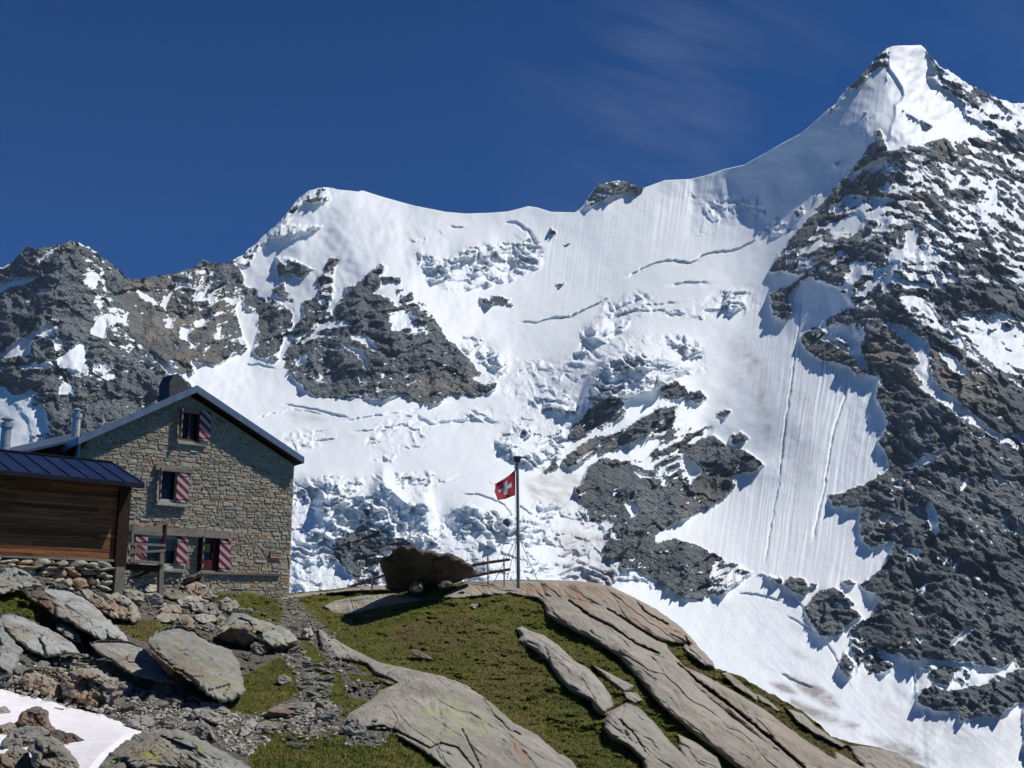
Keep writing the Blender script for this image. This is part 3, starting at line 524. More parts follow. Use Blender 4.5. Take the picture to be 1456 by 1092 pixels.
# snow texture
sn = 1-rfin
u1 = X+.13*Yp+3*fbm(X/80, Yp/120, 2, 51)
ramp = np.zeros_like(D); paint(ramp, X, Yp, [(1060,420),(1130,400),(1230,480),(1270,640),(1290,860),(960,840),(930,780),(1000,700),(1080,640)], 1, 25)
paint(ramp, X, Yp, M3([(450,780),(640,640),(800,420),(860,300),(840,160),(600,340),(450,470),(200,560),(0,600),(0,850),(200,850)])+[], .45, 15); paint(ramp, X, Yp, M2([(700,260),(960,240),(1400,110),(1400,400),(1150,450),(880,620),(700,620),(780,480)]), .5, 12)
b += sn*ramp*(1.5*ridged(u1/9, Yp/260, 3, 52)*(.4+1.2*np.clip(fbm(X/60, Yp/90, 2, 53)+.4, 0, 1))+.7*ridged(u1/3.6, Yp/160, 2, 54))
fan = np.zeros_like(D); paint(fan, X, Yp, N4([(420,350),(620,320),(760,420),(900,600),(1100,680),(1260,740),(1456,700),(1456,1200),(700,1200),(300,500)]), 1, 20)
u2 = X-np.interp(X, [900,1100,1456], [.2,.9,1.1])*(Yp-850)
b += sn*fan*(.9*ridged(u2/14, (X+Yp)/300, 3, 55)+.6*fbm(X/6, Yp/6, 3, 56))
b += sn*(5.5*fbm(X/60, Yp/42, 3, 57)+.35*fbm(X/9, Yp/7, 3, 58))*(1-.55*ramp)
# hollows and swells of the upper snow field
ridge(M2, [(640,265),(700,265),(790,380)], 6, 10, 20); ridge(M3, [(85,600),(80,700),(70,790)], -9, 8, 7); ridge(M3, [(190,600),(200,690)], 6, 9, 6); ridge(M3, [(275,640),(280,740)], -8, 7, 6); ridge(M3, [(380,620),(385,740)], 6, 8, 12)
ridge(M3, [(345,810),(390,755),(470,785)], -9, 7, 5); ridge(M3, [(500,520),(440,640),(380,740)], 7, 14, 8)
# crevasses
def crev(c, line, w, h, lip=3.0):
    global b
    L = c(line); P = np.array(L); r = 34; m = (X > P[:,0].min()-r) & (X < P[:,0].max()+r) & (Yp > P[:,1].min()-r) & (Yp < P[:,1].max()+r)
    x = X[m]; y = Yp[m]; d, sg = pdist(L, x+2.2*fbm(x/11, y/11, 2, 61), y+2.2*fbm(x/11, y/11, 2, 62))
    e = np.minimum(1, np.minimum(np.hypot(x-P[0,0], y-P[0,1]), np.hypot(x-P[-1,0], y-P[-1,1]))/12)
    b[m] += e*(-h*np.exp(-(d/w)**2)+lip*np.where(sg < 0, 1, -.3)*np.exp(-d/9)*(1-np.exp(-(d/w)**2)))
for c, q, w, h in ((M2, [(700,650),(780,652),(850,632),(905,632),(960,600),(1040,570)], 1.5, 7), (M2, [(1120,480),(1180,445),(1240,420),(1300,412),(1370,422),(1420,395)], 1.6, 8), (M3, [(0,908),(70,915),(130,878),(250,862),(330,822)], 1.6, 9),
 (M3, [(-20,1002),(60,990),(160,992)], 2.5, 8), (N1, [(0,112),(100,100),(240,30),(300,0)], 1.3, 6), (N1, [(258,40),(290,80),(350,50),(460,0)], 3.5, 14), (N1, [(200,150),(300,90),(420,75),(560,70)], 2.5, 9), (N1, [(300,100),(305,185)], 2.2, 12), (N1, [(170,160),(180,215)], 2, 9),
 (N1, [(520,85),(570,95),(630,85)], 3, 10), (N1, [(700,70),(760,80),(800,60),(830,40)], 3, 10), (N3, [(0,45),(150,70),(280,105)], 1.4, 6), (N3, [(60,210),(130,175),(205,155)], 1.6, 6), (N3, [(60,240),(160,205),(260,190)], 1.6, 6),
 (N3, [(270,120),(420,95),(560,75),(610,65)], 2.4, 7), (N3, [(415,200),(450,155),(560,135),(590,105),(640,135),(740,125),(820,115),(950,130)], 3, 12), (N3, [(300,165),(370,160),(440,150)], 2, 7), (N3, [(770,435),(850,435),(960,480),(1000,530),(1030,490),(1110,540)], 1.6, 9),
 (N3, [(880,490),(930,530),(940,575)], 1.8, 12), (N3, [(410,288),(490,288)], 2.4, 8), (N3, [(660,360),(690,385),(780,352)], 1.5, 6), (N3, [(520,240),(580,230),(640,232)], 2, 6), (N3, [(1240,610),(1330,640),(1456,800)], 1.2, 5), (N3, [(360,225),(380,195),(410,205)], 2, 8), (N3, [(880,378),(920,400)], 1.3, 6),
 (M1, [(980,800),(1060,803),(1140,822)], 1.6, 6), (M1, [(1040,1020),(1200,985),(1437,1020)], 1.3, 4), (N4, [(550,318),(620,325),(695,345)], 1.3, 6), (N4, [(700,385),(760,420),(790,440)], 1.2, 4), (N4, [(700,290),(770,380),(830,470),(900,590)], 1.5, 4), (N4, [(1100,530),(1112,600),(1105,640)], 1.6, 6), (N4, [(680,570),(740,600),(800,620)], 1.5, 5),
 (M2, [(420,275),(460,285),(510,280)], 1.5, 5), (M2, [(385,300),(410,315)], 1.8, 6), (M2, [(640,265),(690,263),(740,300),(780,360)], 2, 8), (M2, [(1060,640),(1190,592),(1330,575)], 3, 9), (M2,[(370,270),(372,270)],1,1), (N2, [(250,0),(215,230),(170,560),(150,750)], 1.3, 4), (N2, [(440,340),(370,560),(330,800),(285,1000)], 1.4, 4), (N2,[(150,750),(90,1092)],1.3,3)):
    crev(c, q, w, h)
# seracs: broken blocks
m = ice > .02; x = X[m]; y = Yp[m]; x = x+4*fbm(x/18, y/18, 2, 71); y = y+4*fbm(X[m]/18, Yp[m]/18, 2, 72)
amp = .15+1.35*np.clip(fbm(x/50, y/38, 3, 73)*2.2+.5, 0, 1)
f1, f2, r, ox, oy, s1, s2 = cells((x+.5*y)/46, (y-.3*x)/26, 74); blk = 26*(r-.5)+26*(ox*s1+oy*s2)
f1, f2, r, ox, oy, s1, s2 = cells((x+.4*y)/20, (y-.25*x)/11, 75); blk += 15*(r-.5)+17*(ox*s1+oy*s2)-5*np.exp(-((f2-f1)/.08)**2)
f1, f2, r, ox, oy, s1, s2 = cells(x/8, (y-.2*x)/5, 76); blk += 4.5*amp*(r-.5)+8*(ox*s1+oy*s2)-1.5*np.exp(-((f2-f1)/.10)**2)
blk += 1.2*facets(x/4.2, y/3.4, 77, 1.8)+7*ridged(x/34, y/40, 3, 78)
blk += 6*fbm(x/16, y/10, 5, 80, .62); ph = (y-.2*x)/26+fbm(x/50, y/50, 3, 79)*2.2; sw = ph-np.floor(ph); sw = np.where(sw < .22, sw/.22, (1-sw)/.78); blk += 30*amp*(sw-.5); ph = (y+.15*x)/9+fbm(x/25, y/25, 3, 81)*2; sw2 = ph-np.floor(ph); sw2 = np.where(sw2 < .3, sw2/.3, (1-sw2)/.7); blk += 8*amp*(sw2-.5); blk *= .3+.7*amp
blk = np.where(blk < -9, -9+(blk+9)*.3, blk); b[m] += np.clip(ice[m], 0, 1)*blk*(1-.6*rfin[m])*.75
# the hanging ice cliff and the big serac wall lean out over the rock below
add_in(b, X, Yp, N1([(110,560),(160,450),(250,290),(420,240),(600,290),(640,330),(590,380),(500,430),(470,470),(350,475),(250,490),(150,560)]), 16, 7)
ridge(N1, [(150,540),(280,480),(480,480)], -14, 12, 16)
add_in(b, X, Yp, N3([(120,520),(200,460),(260,460),(380,470),(440,420),(560,480),(650,480),(690,620),(520,600),(400,570),(260,590),(180,660),(160,570)]), -14, 10)
add_in(b, X, Yp, N3([(440,340),(480,420),(440,560),(400,560),(380,470),(400,400)]), 12, 8)
add_in(b, X, Yp, N3([(215,700),(240,620),(360,570),(560,650),(350,760),(270,750)]), -6, 6)
def icewall(c, poly, k, run=12.):
    """a steep face of ice: in it the distance stays nearly that of its foot, above it a shelf runs back"""
    P = c(poly); s = sdf(P, XW, YW); msk = s > 0; any_ = msk.any(0); idx = np.where(any_)[0]
    if not len(idx): return
    rows = np.arange(NY)[:,None]; bot = np.where(msk, rows, -1).max(0); top = np.where(msk, rows, 10**6).min(0)
    Db = np.array([D[min(bot[i]+1, NY-1), i] for i in idx]); w = 13; Dp = np.pad(Db, w, 'edge'); Db = np.convolve(Dp, np.ones(2*w+1)/(2*w+1), 'valid')
    side = np.clip(np.minimum(idx-idx[0], idx[-1]-idx)/14., 0, 1)
    cv = lambda a: np.convolve(np.pad(a, 7, 'edge'), np.ones(15)/15, 'valid')
    tt = top[idx]; HT = cv((np.maximum(D[tt, idx], Db)-Db)*F/D[tt, idx]/1.15); YT = cv(Yp[tt, idx])
    for n_, i in enumerate(idx):
        col = slice(0, bot[i]+1); y = Yp[col, i]; yt = YT[n_]; r = np.arange(bot[i]+1); d = D[col, i]
        h_ = (np.maximum(d, Db[n_])-Db[n_])*F/d/1.15; ht_ = HT[n_]
        g = np.where(y >= yt, np.minimum(h_, ht_+4), ht_*np.exp(-(np.maximum(yt-y, 0)/run)**1.2)); b[col, i] += k*side[n_]*g
    m = s > -4; st_ = sstep(-2, 6, s[m]); b[m] += st_*(2.6*ridged((X[m]+.15*Yp[m])/8, Yp[m]/55, 4, 401)+2.2*ridged(X[m]/34, Yp[m]/70, 2, 402))
icewall(N1, [(130,560),(150,470),(230,350),(290,285),(420,265),(600,280),(625,330),(560,400),(480,450),(350,478),(250,500)], .55)
icewall(N3, [(120,540),(170,430),(260,450),(380,440),(440,365),(480,420),(540,480),(640,465),(690,600),(640,690),(540,640),(400,570),(260,590),(180,680)], .6)
icewall(N3, [(690,500),(820,480),(1000,520),(1110,545),(1120,610),(1000,600),(880,640),(780,600),(700,560)], .45)
icewall(M2, [(260,380),(330,440),(370,510),(450,540),(640,490),(665,440),(600,350),(500,370),(420,410),(320,375)], .40)
icewall(N3, [(60,375),(150,350),(420,358),(430,410),(300,425),(60,440)], .4, 6); icewall(N1, [(152,170),(200,140),(290,112),(300,190),(240,240),(165,235)], .5, 8); icewall(N3, [(480,372),(690,358),(690,390),(560,430),(490,400)], .35, 6)
icewall(M2, [(560,800),(640,770),(700,800),(650,860),(600,860)], .4, 8); icewall(N3, [(920,230),(960,200),(1100,260),(1150,300),(1130,350),(1000,310)], .35, 8); icewall(N3, [(1370,560),(1410,530),(1460,550),(1460,620),(1400,620)], .4, 6)
D2 = D-b*D/F*1.15
P = at(X, Yp, D2)
# the far side of the crest falls away behind the skyline
back = [P[0]+np.array([0, 90.*k, -75.*k*k**.3]) for k in (6, 4, 3, 2, 1, .4, .12)]
P = np.concatenate([np.stack(back), P]); nb = len(back)
ext = lambda a: np.concatenate([np.repeat(a[:1], nb, 0), a]).ravel()
allv = P.reshape(-1, 3); Q = gridquads(NY+nb, NX); Q = Q[:, ::-1]
A = {'rock': ext(rockv), 'ice': ext(np.clip(ice, 0, 1)), 'dirt': ext(dirt), 'warm': ext(warm)}
qx = ext(X)[Q[:,0]]; qy = ext(Yp)[Q[:,0]]
lreg = (sdf(LREG, qx, qy) > 0) | (sdf(M1([(945,340),(1290,50),(1345,70),(1350,135),(1310,240),(1100,310),(1010,420)]), qx, qy) > 0) & False | (sdf(DR, qx, qy) > 0) & False
rreg = (sdf(M3([(845,-60),(845,150),(900,250),(868,300),(850,370),(800,400),(372,948)])+N2([(60,0),(60,60)])+[(1100,470),(1150,500),(1250,560)]+PL[::-1][:0]+[(1265,640),(1215,700),(1240,800),(1215,880),(1300,1010),(1700,1010),(1700,-60)], qx, qy) > 0)
for name, msk, lab in (('rock_ridge', lreg, 'dark rocky mountain ridge with snow patches behind the stone hut'), ('summit_peak', rreg & ~lreg, 'steep rocky snow streaked pyramid peak at the right'), ('glacier', ~lreg & ~rreg, 'white glacier and snow bowl with crevasses and broken icefalls below the crest')):
    q = Q[msk]; used, inv = np.unique(q.ravel(), return_inverse=True)
    me = fast_mesh(name, allv[used], inv.reshape(-1, 4), True)
    for k, a in A.items(): fattr(me, k, a[used])
    tag(link(name, me, MT), lab, kind='structure')
del P, allv, Q

# ---------------------------------------------------------------- FOREGROUND KNOLL
crest = [(-400,772),(-150,785),(0,792),(60,800),(100,815),(180,835),(300,840),(415,843),(440,841),(470,838),(500,834),(545,832),(600,834),(645,830),(665,826),(740,824),(800,825),(845,828),(872,835),(904,851),(935,867),(971,894),(989,914),(998,925),(1013,939),(1017,950),(1035,955),(1052,961),(1088,982),(1133,1006),(1160,1026),(1183,1047),(1223,1060),(1250,1064),(1273,1069),(1300,1083),(1318,1092),(1400,1135),(1700,1260)]
crest = np.array(crest)
NGX, NGY = 1300, 420
hx = np.concatenate([np.linspace(-380, -30, 90, endpoint=False), np.linspace(-30, 1400, NGX)]); NGX = len(hx)
cy = np.interp(hx, crest[:,0], crest[:,1])-np.interp(hx, [800,1050,1400], [0,2.2,2.5])*np.clip(fbm(hx/9, hx*0+.2, 4, 201)*1.5, -.6, 1)-.5*fbm(hx/14, hx*0+.2, 3, 202)
GX = np.broadcast_to(hx, (NGY, NGX)).copy(); GY = cy[None]+(1300-cy[None])*(np.linspace(0, 1, NGY)[:,None]**1.25)
fctrl = [(-350,785,27),(-150,790,29),(0,797,31),(0,850,27),(0,920,22.5),(0,980,19.5),(0,1092,15),(0,1250,11),(-350,1092,13),(-350,1250,9.5),(100,850,31),(100,1040,17.5),(150,835,33.5),
 (200,850,36),(200,900,30),(200,980,23.5),(200,1092,13.5),(330,846,43),(415,846,48),(330,920,33),(330,1000,24),(330,1092,14),(330,1250,9),(480,841,50),(480,900,38),(480,980,26),(500,1050,19.5),(500,1092,16.5),(500,1250,10.5),
 (620,838,46),(740,830,49),(850,833,49),(700,900,38),(700,980,30),(700,1092,22),(700,1250,14),(900,856,48),(900,950,37),(900,1050,30),(900,1092,27.5),(1010,950,43),(1010,1092,30),(1120,1006,41),(1200,1058,39),(1200,1092,35),(1300,1092,38),(1400,1140,38),(1400,1290,26),(1000,1250,20)]
GT = tps(fctrl); GD_ = GT(GX, GY)
slab = np.zeros_like(GD_); soil = np.zeros_like(GD_); org = np.zeros_like(GD_); lich = np.zeros_like(GD_); brown = np.zeros_like(GD_); gb = np.zeros_like(GD_)
paint(soil, GX, GY, [(-500,700),(395,700),(430,850),(470,900),(480,960),(500,1040),(560,1092),(560,1400),(-500,1400)], .62, 12)
GXW = GX+5*fbm(GX/16, GY/10, 4, 251, .6); GYW = GY+4*fbm(GX/16, GY/10, 4, 252, .6)
def SL(c, pts, h=1., w=6, o=0., v=1.0, fe=1.5):
    P = c(pts); paint(slab, GX+.35*(GXW-GX), GY+.35*(GYW-GY), P, v, fe); A = np.array(P); m = (GX > A[:,0].min()) & (GX < A[:,0].max()) & (GY > A[:,1].min()) & (GY < A[:,1].max())
    s = np.maximum(sdf(P, GX[m], GY[m]), 0); gb[m] = np.maximum(gb[m], h*np.sqrt(1-(1-np.clip(s/w, 0, 1))**2))
    if o: paint(org, GX, GY, P, o*.75, 12)
SL(CB, [(155,340),(200,370),(300,430),(420,490),(560,520),(700,552),(800,590),(900,660),(1000,750),(1100,800),(1180,870),(1260,946),(1400,1200),(1450,1500),(820,1500),(740,1050),(700,946),(640,900),(570,850),(500,812),(490,790),(440,765),(370,770),(270,745),(290,710),(330,690),(400,640),(430,610),(500,580),(400,540),(370,500),(300,485),(190,470),(165,400)], 2.2, 26)
SL(CB, [(180,250),(230,225),(330,205),(480,195),(600,210),(620,222),(480,245),(350,270),(320,278),(230,278)], .5, 5, .3); SL(CB, [(0,212),(100,190),(200,185),(300,170),(440,155),(455,180),(300,186),(100,205),(0,222)], .4, 3, .4)
SL(CB, [(690,215),(700,200),(760,170),(800,140),(850,138),(1160,138),(1300,130),(1456,150),(1456,260),(1140,240),(1100,215),(980,195),(860,205),(760,215)], .8, 5, .85)
SL(CF, [(-80,90),(60,95),(140,105),(230,150),(320,205),(395,250),(428,300),(420,308),(360,300),(300,290),(220,250),(140,195),(80,185),(0,165),(-60,150)], 1.5, 12, 1.)
SL(CF, [(-61,170),(0,145),(80,165),(145,175),(220,235),(300,285),(370,355),(430,430),(520,510),(600,575),(700,640),(760,692),(900,850),(700,850),(620,760),(555,700),(470,630),(380,560),(300,490),(260,440),(220,392),(180,345),(100,293),(27,256),(-24,228),(-53,212)], 2.4, 16, .32)
SL(CF, [(365,365),(450,400),(540,450),(640,510),(760,600),(860,665),(960,692),(1000,760),(820,780),(740,710),(630,610),(520,525),(430,455),(380,400)], 2.2, 12, .75)
SL(CF, [(380,300),(400,292),(440,305),(478,345),(482,378),(450,372),(410,345),(380,320)], 1.3, 8, .3); SL(CF, [(500,395),(520,390),(560,420),(620,470),(610,480),(540,435)], .5, 4, .2, .8)
SL(CF, [(700,500),(760,520),(800,560),(860,600),(900,620),(880,630),(800,590),(740,550)], .8, 5, .2, .7, 3); SL(CF, [(900,620),(960,625),(1050,640),(1100,655),(1160,692),(1400,900),(1100,900),(990,740),(950,690),(920,655)], .8, 6, .2, .85, 3)
SL(CF, [(600,450),(640,470),(690,510),(680,515),(620,480)], .5, 4, 0, .7, 3); SL(CF, [(860,640),(900,660),(960,700),(900,700),(860,670)], .5, 4, .2, .9, 3)
SL(CB, [(1010,345),(1035,335),(1065,352),(1130,372),(1200,420),(1260,480),(1330,520),(1390,590),(1425,640),(1430,680),(1400,725),(1370,715),(1345,690),(1335,660),(1240,615),(1200,570),(1185,545),(1150,490),(1090,440),(1020,400),(1030,375)], 2.2, 11)
SL(CF, [(130,540),(145,515),(200,487),(240,500),(300,560),(335,605),(390,660),(420,700),(440,850),(290,850),(250,670),(200,625),(150,600),(128,570)], 2., 10); SL(CF, [(90,365),(130,385),(200,420),(228,432),(210,450),(190,452),(150,420)], .8, 5, .2); SL(CF, [(362,585),(420,612),(490,655),(520,760),(440,760),(400,690),(370,640)], .8, 6)
SL(CF, [(-200,560),(-100,600),(0,650),(30,670),(45,692),(60,760),(0,760),(-60,690),(-120,640)][2:], .8, 6); SL(CF, [(190,450),(235,455),(255,480),(230,490),(200,475)], .5, 3); SL(CF, [(300,290),(330,300),(350,350),(330,352),(290,310)], .4,4,.3,.6)
SL(CA, [(1195,300),(1260,265),(1330,290),(1300,350),(1220,330)], .2, 6, 0, .3, 5)
for c, q, v in ((CB, [(0,270),(60,258),(110,290),(190,340),(170,400),(190,470),(210,490),(150,440),(120,420),(60,390),(0,330)], 1.), (CB, [(180,470),(300,480),(400,560),(420,600),(380,660),(300,640),(230,590),(190,530)], 1.), (CB, [(200,770),(480,790),(420,850),(260,870)], 1.), (CB, [(540,435),(600,450),(650,480),(600,470)], .8),
 (CA, [(920,375),(1100,420),(1200,470),(1120,540),(1060,560),(1000,430)], 1.), (CA, [(1300,440),(1400,420),(1456,400),(1456,480),(1380,500),(1300,470)], .6)):
    paint(soil, GXW, GYW, c(q), v, 5)
for c, q in ((CA, [(-900,200),(0,195),(60,175),(100,172),(170,220),(200,250),(240,330),(200,320),(120,300),(40,270),(0,280),(-900,320)]), (CA, [(480,300),(600,320),(700,310),(770,325),(680,355),(640,380),(600,385),(550,360)]), (CA, [(920,200),(1100,195),(1200,230),(1230,300),(1150,320),(1060,270),(940,240)]),
 (CA, [(350,385),(400,380),(395,405),(360,410)]), (CA, [(965,670),(1060,625),(1045,560),(1100,520),(1200,470),(1260,520),(1290,620),(1200,660),(1140,715),(1000,710)]), (CA, [(1080,860),(1300,810),(1456,800),(1456,1000),(1080,1000)]), (CA, [(1080,800),(1200,790),(1280,800),(1200,840)]),
 (CB, [(80,390),(120,400),(200,500),(270,560),(280,640),(230,680),(160,560)]), (CB, [(300,485),(350,490),(390,520),(340,530)]), (CB, [(280,540),(400,550),(470,545),(560,545),(620,555),(520,600),(480,585),(400,575),(300,570)]), (CB, [(0,840),(100,820),(280,800),(280,850),(420,850),(490,815),(560,850),(640,900),(700,950),(820,1500),(0,1500)])):
    paint(soil, GXW, GYW, c(q), 0., 5)
for c, q, v in ((CB, [(450,380),(600,300),(760,280),(900,330),(820,400),(700,470),(560,430)], .8), (CB, [(860,330),(1000,380),(1100,470),(1150,620),(1000,700),(850,560)], .5), (CF, [(480,385),(640,450),(800,560),(960,640),(1200,700),(1200,760),(900,700),(640,500)], .9), (CB, [(350,500),(620,545),(500,600),(400,570)], .9), (CB, [(720,520),(900,600),(1100,740),(1260,900),(1200,900),(1000,720),(800,580)], .6), (CA, [(0,200),(240,320),(120,240)], .6), (CA, [(480,300),(700,310),(600,380)], .8), (CF, [(200,250),(500,400),(480,430),(200,300)], .8)):
    paint(brown, GX, GY, c(q), v, 10)
for q, v in (([(580,680),(690,640),(790,650),(780,700),(900,740),(930,780),(880,800),(740,750),(690,720),(610,730)], .75), ([(640,760),(900,800),(760,830),(640,840)], .4)):
    paint(lich, GX, GY, CB(q), v, 10)
paint(org, GX, GY, CB([(985,810),(1015,810),(1060,900),(1090,1000),(1050,1000),(1020,920)]), 1.1, 3); paint(org, GX, GY, CB([(1040,160),(1160,165),(1180,190),(1060,185)]), 1.6, 4); paint(org, GX, GY, CF([(10,120),(80,150),(80,185),(20,160)]), 1.6, 4)
# relief: turf hummocks, foliated slab, joints running down to the right
SD = np.clip(slab, 0, 1); w1 = GX+8*fbm(GX/50, GY/50, 3, 211); w2 = GY+8*fbm(GX/50, GY/50, 3, 212)
al = w1*.80+w2*.60; ac = -w1*.60+w2*.80
per = 46/GD_          # nearer ground shows its bumps larger
gb2 = SD*(.17*ridged(al/150, ac/13, 4, 213)+.45*fbm(al/70, ac/30, 4, 214)+.07*fbm(al/24, ac/4, 3, 215)+.10*fbm(GX/20, GY/12, 4, 223))
f1, f2, r_, *_z = cells(al/150, ac/30, 216, .9); gb2 += -SD*.14*np.exp(-((f2-f1)/.03)**2)
gb2 += (1-SD)*(1.0*fbm(GX/70, GY/26, 4, 217)+.40*fbm(GX/17, GY/7, 4, 218, .55)+.14*fbm(GX/5, GY/2.5, 2, 219))
f1, f2, r_, ox_, oy_, s1_, s2_ = cells(w1/13, w2/7, 224); so2 = np.clip(soil-.2, 0, 1)*(1-SD); gb2 += so2*(.55*(r_-.5)+.7*(ox_*s1_+oy_*s2_)-.2*np.exp(-((f2-f1)/.10)**2))
f1, f2, r_, ox_, oy_, s1_, s2_ = cells(w1/5, w2/2.8, 225); gb2 += so2*(.25*(r_-.5)+.35*(ox_*s1_+oy_*s2_))
def crack(c, line, w, h):
    L = c(line); P = np.array(L); m = (GX > P[:,0].min()-15) & (GX < P[:,0].max()+15) & (GY > P[:,1].min()-15) & (GY < P[:,1].max()+15)
    d, sg = pdist(L, GX[m]+1.5*fbm(GX[m]/7, GY[m]/7, 2, 221), GY[m]+1.5*fbm(GX[m]/7, GY[m]/7, 2, 222)); gb2[m] -= .5*h*np.exp(-(d/w)**2)
for c, q, w, h in ((CB, [(490,785),(560,820),(640,860),(690,840),(760,860),(830,946)], 1.3, 1.1), (CB, [(780,780),(820,860),(860,946)], 1.2, .9), (CB, [(870,650),(920,720),(980,780),(1030,800)], 1.3, .9), (CB, [(295,215),(310,265)], 1, .6), (CF, [(20,165),(90,215),(160,250),(230,300),(300,330)], 1.6, 1.6),
 (CF, [(365,365),(440,430),(540,505),(650,595),(760,690)], 2., 2.2), (CF, [(220,150),(260,200),(330,240)], 1.3, 1.1), (CF, [(140,190),(220,240),(300,290)], 1.6, 1.5), (CF, [(130,520),(200,485)], 1.4, 1.2), (CF, [(180,540),(230,590),(260,640)], 1, .7), (CF, [(400,310),(380,255),(340,225)],1.2,.9), (CB, [(700,590),(800,600),(860,620)], 1, .4), (CB, [(480,780),(500,740),(480,700)], 1, .5)):
    crack(c, q, w, h)
gtot = gb*.72+gb2*1.1
edge = sstep(0, 5, GY-cy[None]); edge = .25+.75*edge
GDD = GD_-gtot*edge*(GD_/34)
GP = at(GX, GY, GDD)
gback = [GP[0]+np.array([0, k, -(.03*k+.010*k*k)]) for k in (34, 26, 20, 14, 10, 7, 4, 2, 1, .4)]
GP = np.concatenate([np.stack(gback), GP]); nb = len(gback); ext = lambda a: np.concatenate([np.repeat(a[:1], nb, 0), a]).ravel()
me = fast_mesh('ground', GP.reshape(-1, 3), gridquads(NGY+nb, NGX)[:, ::-1], True)
for k, a in (('slab', slab), ('soil', soil), ('orange', org), ('lichen', lich), ('brown', brown)): fattr(me, k, ext(a))
tag(link('ground', me, MG), 'rocky knoll of grey and orange tinted slabs with turf and gravel between', kind='structure')
gT = np.linspace(0, 1, NGY)
def gD(px, py):
    """distance of the knoll surface seen at (px,py)"""
    px = np.asarray(px, float); py = np.asarray(py, float)
    i = np.clip(np.searchsorted(hx, px)-1, 0, NGX-2); c = cy[i]
    t = np.clip((py-c)/(1300-c), 0, 1)**(1/1.25)*(NGY-1); j = np.clip(t.astype(int), 0, NGY-2); f = np.clip(t-j, 0, 1)
    return GDD[j, i]*(1-f)+GDD[j+1, i]*f
def samp(a, px, py):
    i = np.clip(np.searchsorted(hx, px)-1, 0, NGX-2); c = cy[i]; t = np.clip((py-c)/(1300-c), 0, 1)**(1/1.25)*(NGY-1); return a[np.clip(t.astype(int), 0, NGY-1), i]

# turf blades and tufts
N = 190000; qx = RNG.uniform(-40, 1330, N*2); qy = RNG.uniform(815, 1130, N*2)
ok = (qy > np.interp(qx, hx, cy)+.8) & (samp(slab, qx, qy) < .35) & (samp(soil, qx, qy) < .35) & (fbm(qx/9, qy/5, 3, 231) > -.25); qx = qx[ok][:N]; qy = qy[ok][:N]; N = len(qx)
gd = gD(qx, qy); base = at(qx, qy, gd)-np.array([0, 0, .01]); hgt = RNG.uniform(.015, .055, N)*(1+.6*fbm(qx/14, qy/7, 3, 232)); wd = gd/F*RNG.uniform(.5, 1.1, N); a = RNG.uniform(0, 6.283, N)
sx = np.stack([np.cos(a), np.sin(a), 0*a], -1)*wd[:,None]; tip = base+np.stack([RNG.normal(0, .35, N)*hgt, RNG.normal(0, .35, N)*hgt, hgt], -1)
vv = np.stack([base-sx, base+sx, tip], 1).reshape(-1, 3); me = fast_mesh('turf', vv, np.arange(3*N).reshape(-1, 3), False)
br = samp(brown, qx, qy); fattr(me, 'tone', np.repeat(np.clip(.42+.85*fbm(qx/60, qy/25, 4, 234)+.45*fbm(qx/11, qy/6, 2, 235)+.4*br+RNG.normal(0, .14, N), 0, 1), 3))
t = NT('turf'); t.fin(t.ramp(t.attr('tone'), [(0,(.075,.11,.009)),(.3,(.14,.17,.016)),(.55,(.24,.22,.032)),(.78,(.35,.28,.075)),(1,(.29,.17,.09))]), .9)
tag(link('turf_grass', me, t.m), 'short green and brown alpine turf growing between the slabs', 'grass', kind='stuff')

# old snow in the hollow at lower left
SNP = CA([(-500,520),(-200,570),(0,598),(80,625),(200,642),(300,682),(440,712),(520,745),(620,788),(600,805),(540,845),(470,900),(420,960),(380,1100),(-500,1100)])
A = np.array(SNP); n1_, n2_ = 260, 180; ax = np.linspace(-170, 215, n1_); ay = np.linspace(945, 1150, n2_); AX, AY = np.meshgrid(ax, ay)
s = sdf(SNP, AX+2*fbm(AX/12, AY/12, 3, 241), AY+2*fbm(AX/12, AY/12, 3, 242)); keep = s > 0
sd_ = GT(AX, AY)-(-.2+.85*np.sqrt(np.clip(s/12, 0, 1)))-.08*fbm(AX/40, AY/12, 3, 243)
vv = at(AX, AY, sd_).reshape(-1, 3); q = gridquads(n2_, n1_)[:, ::-1]; q = q[keep.ravel()[q].all(1)]; u_, inv = np.unique(q.ravel(), return_inverse=True)
tag(link('old_snow', fast_mesh('old_snow', vv[u_], inv.reshape(-1, 4), True), MSNOW), 'pinkish white patch of old snow among boulders at lower left', kind='structure')

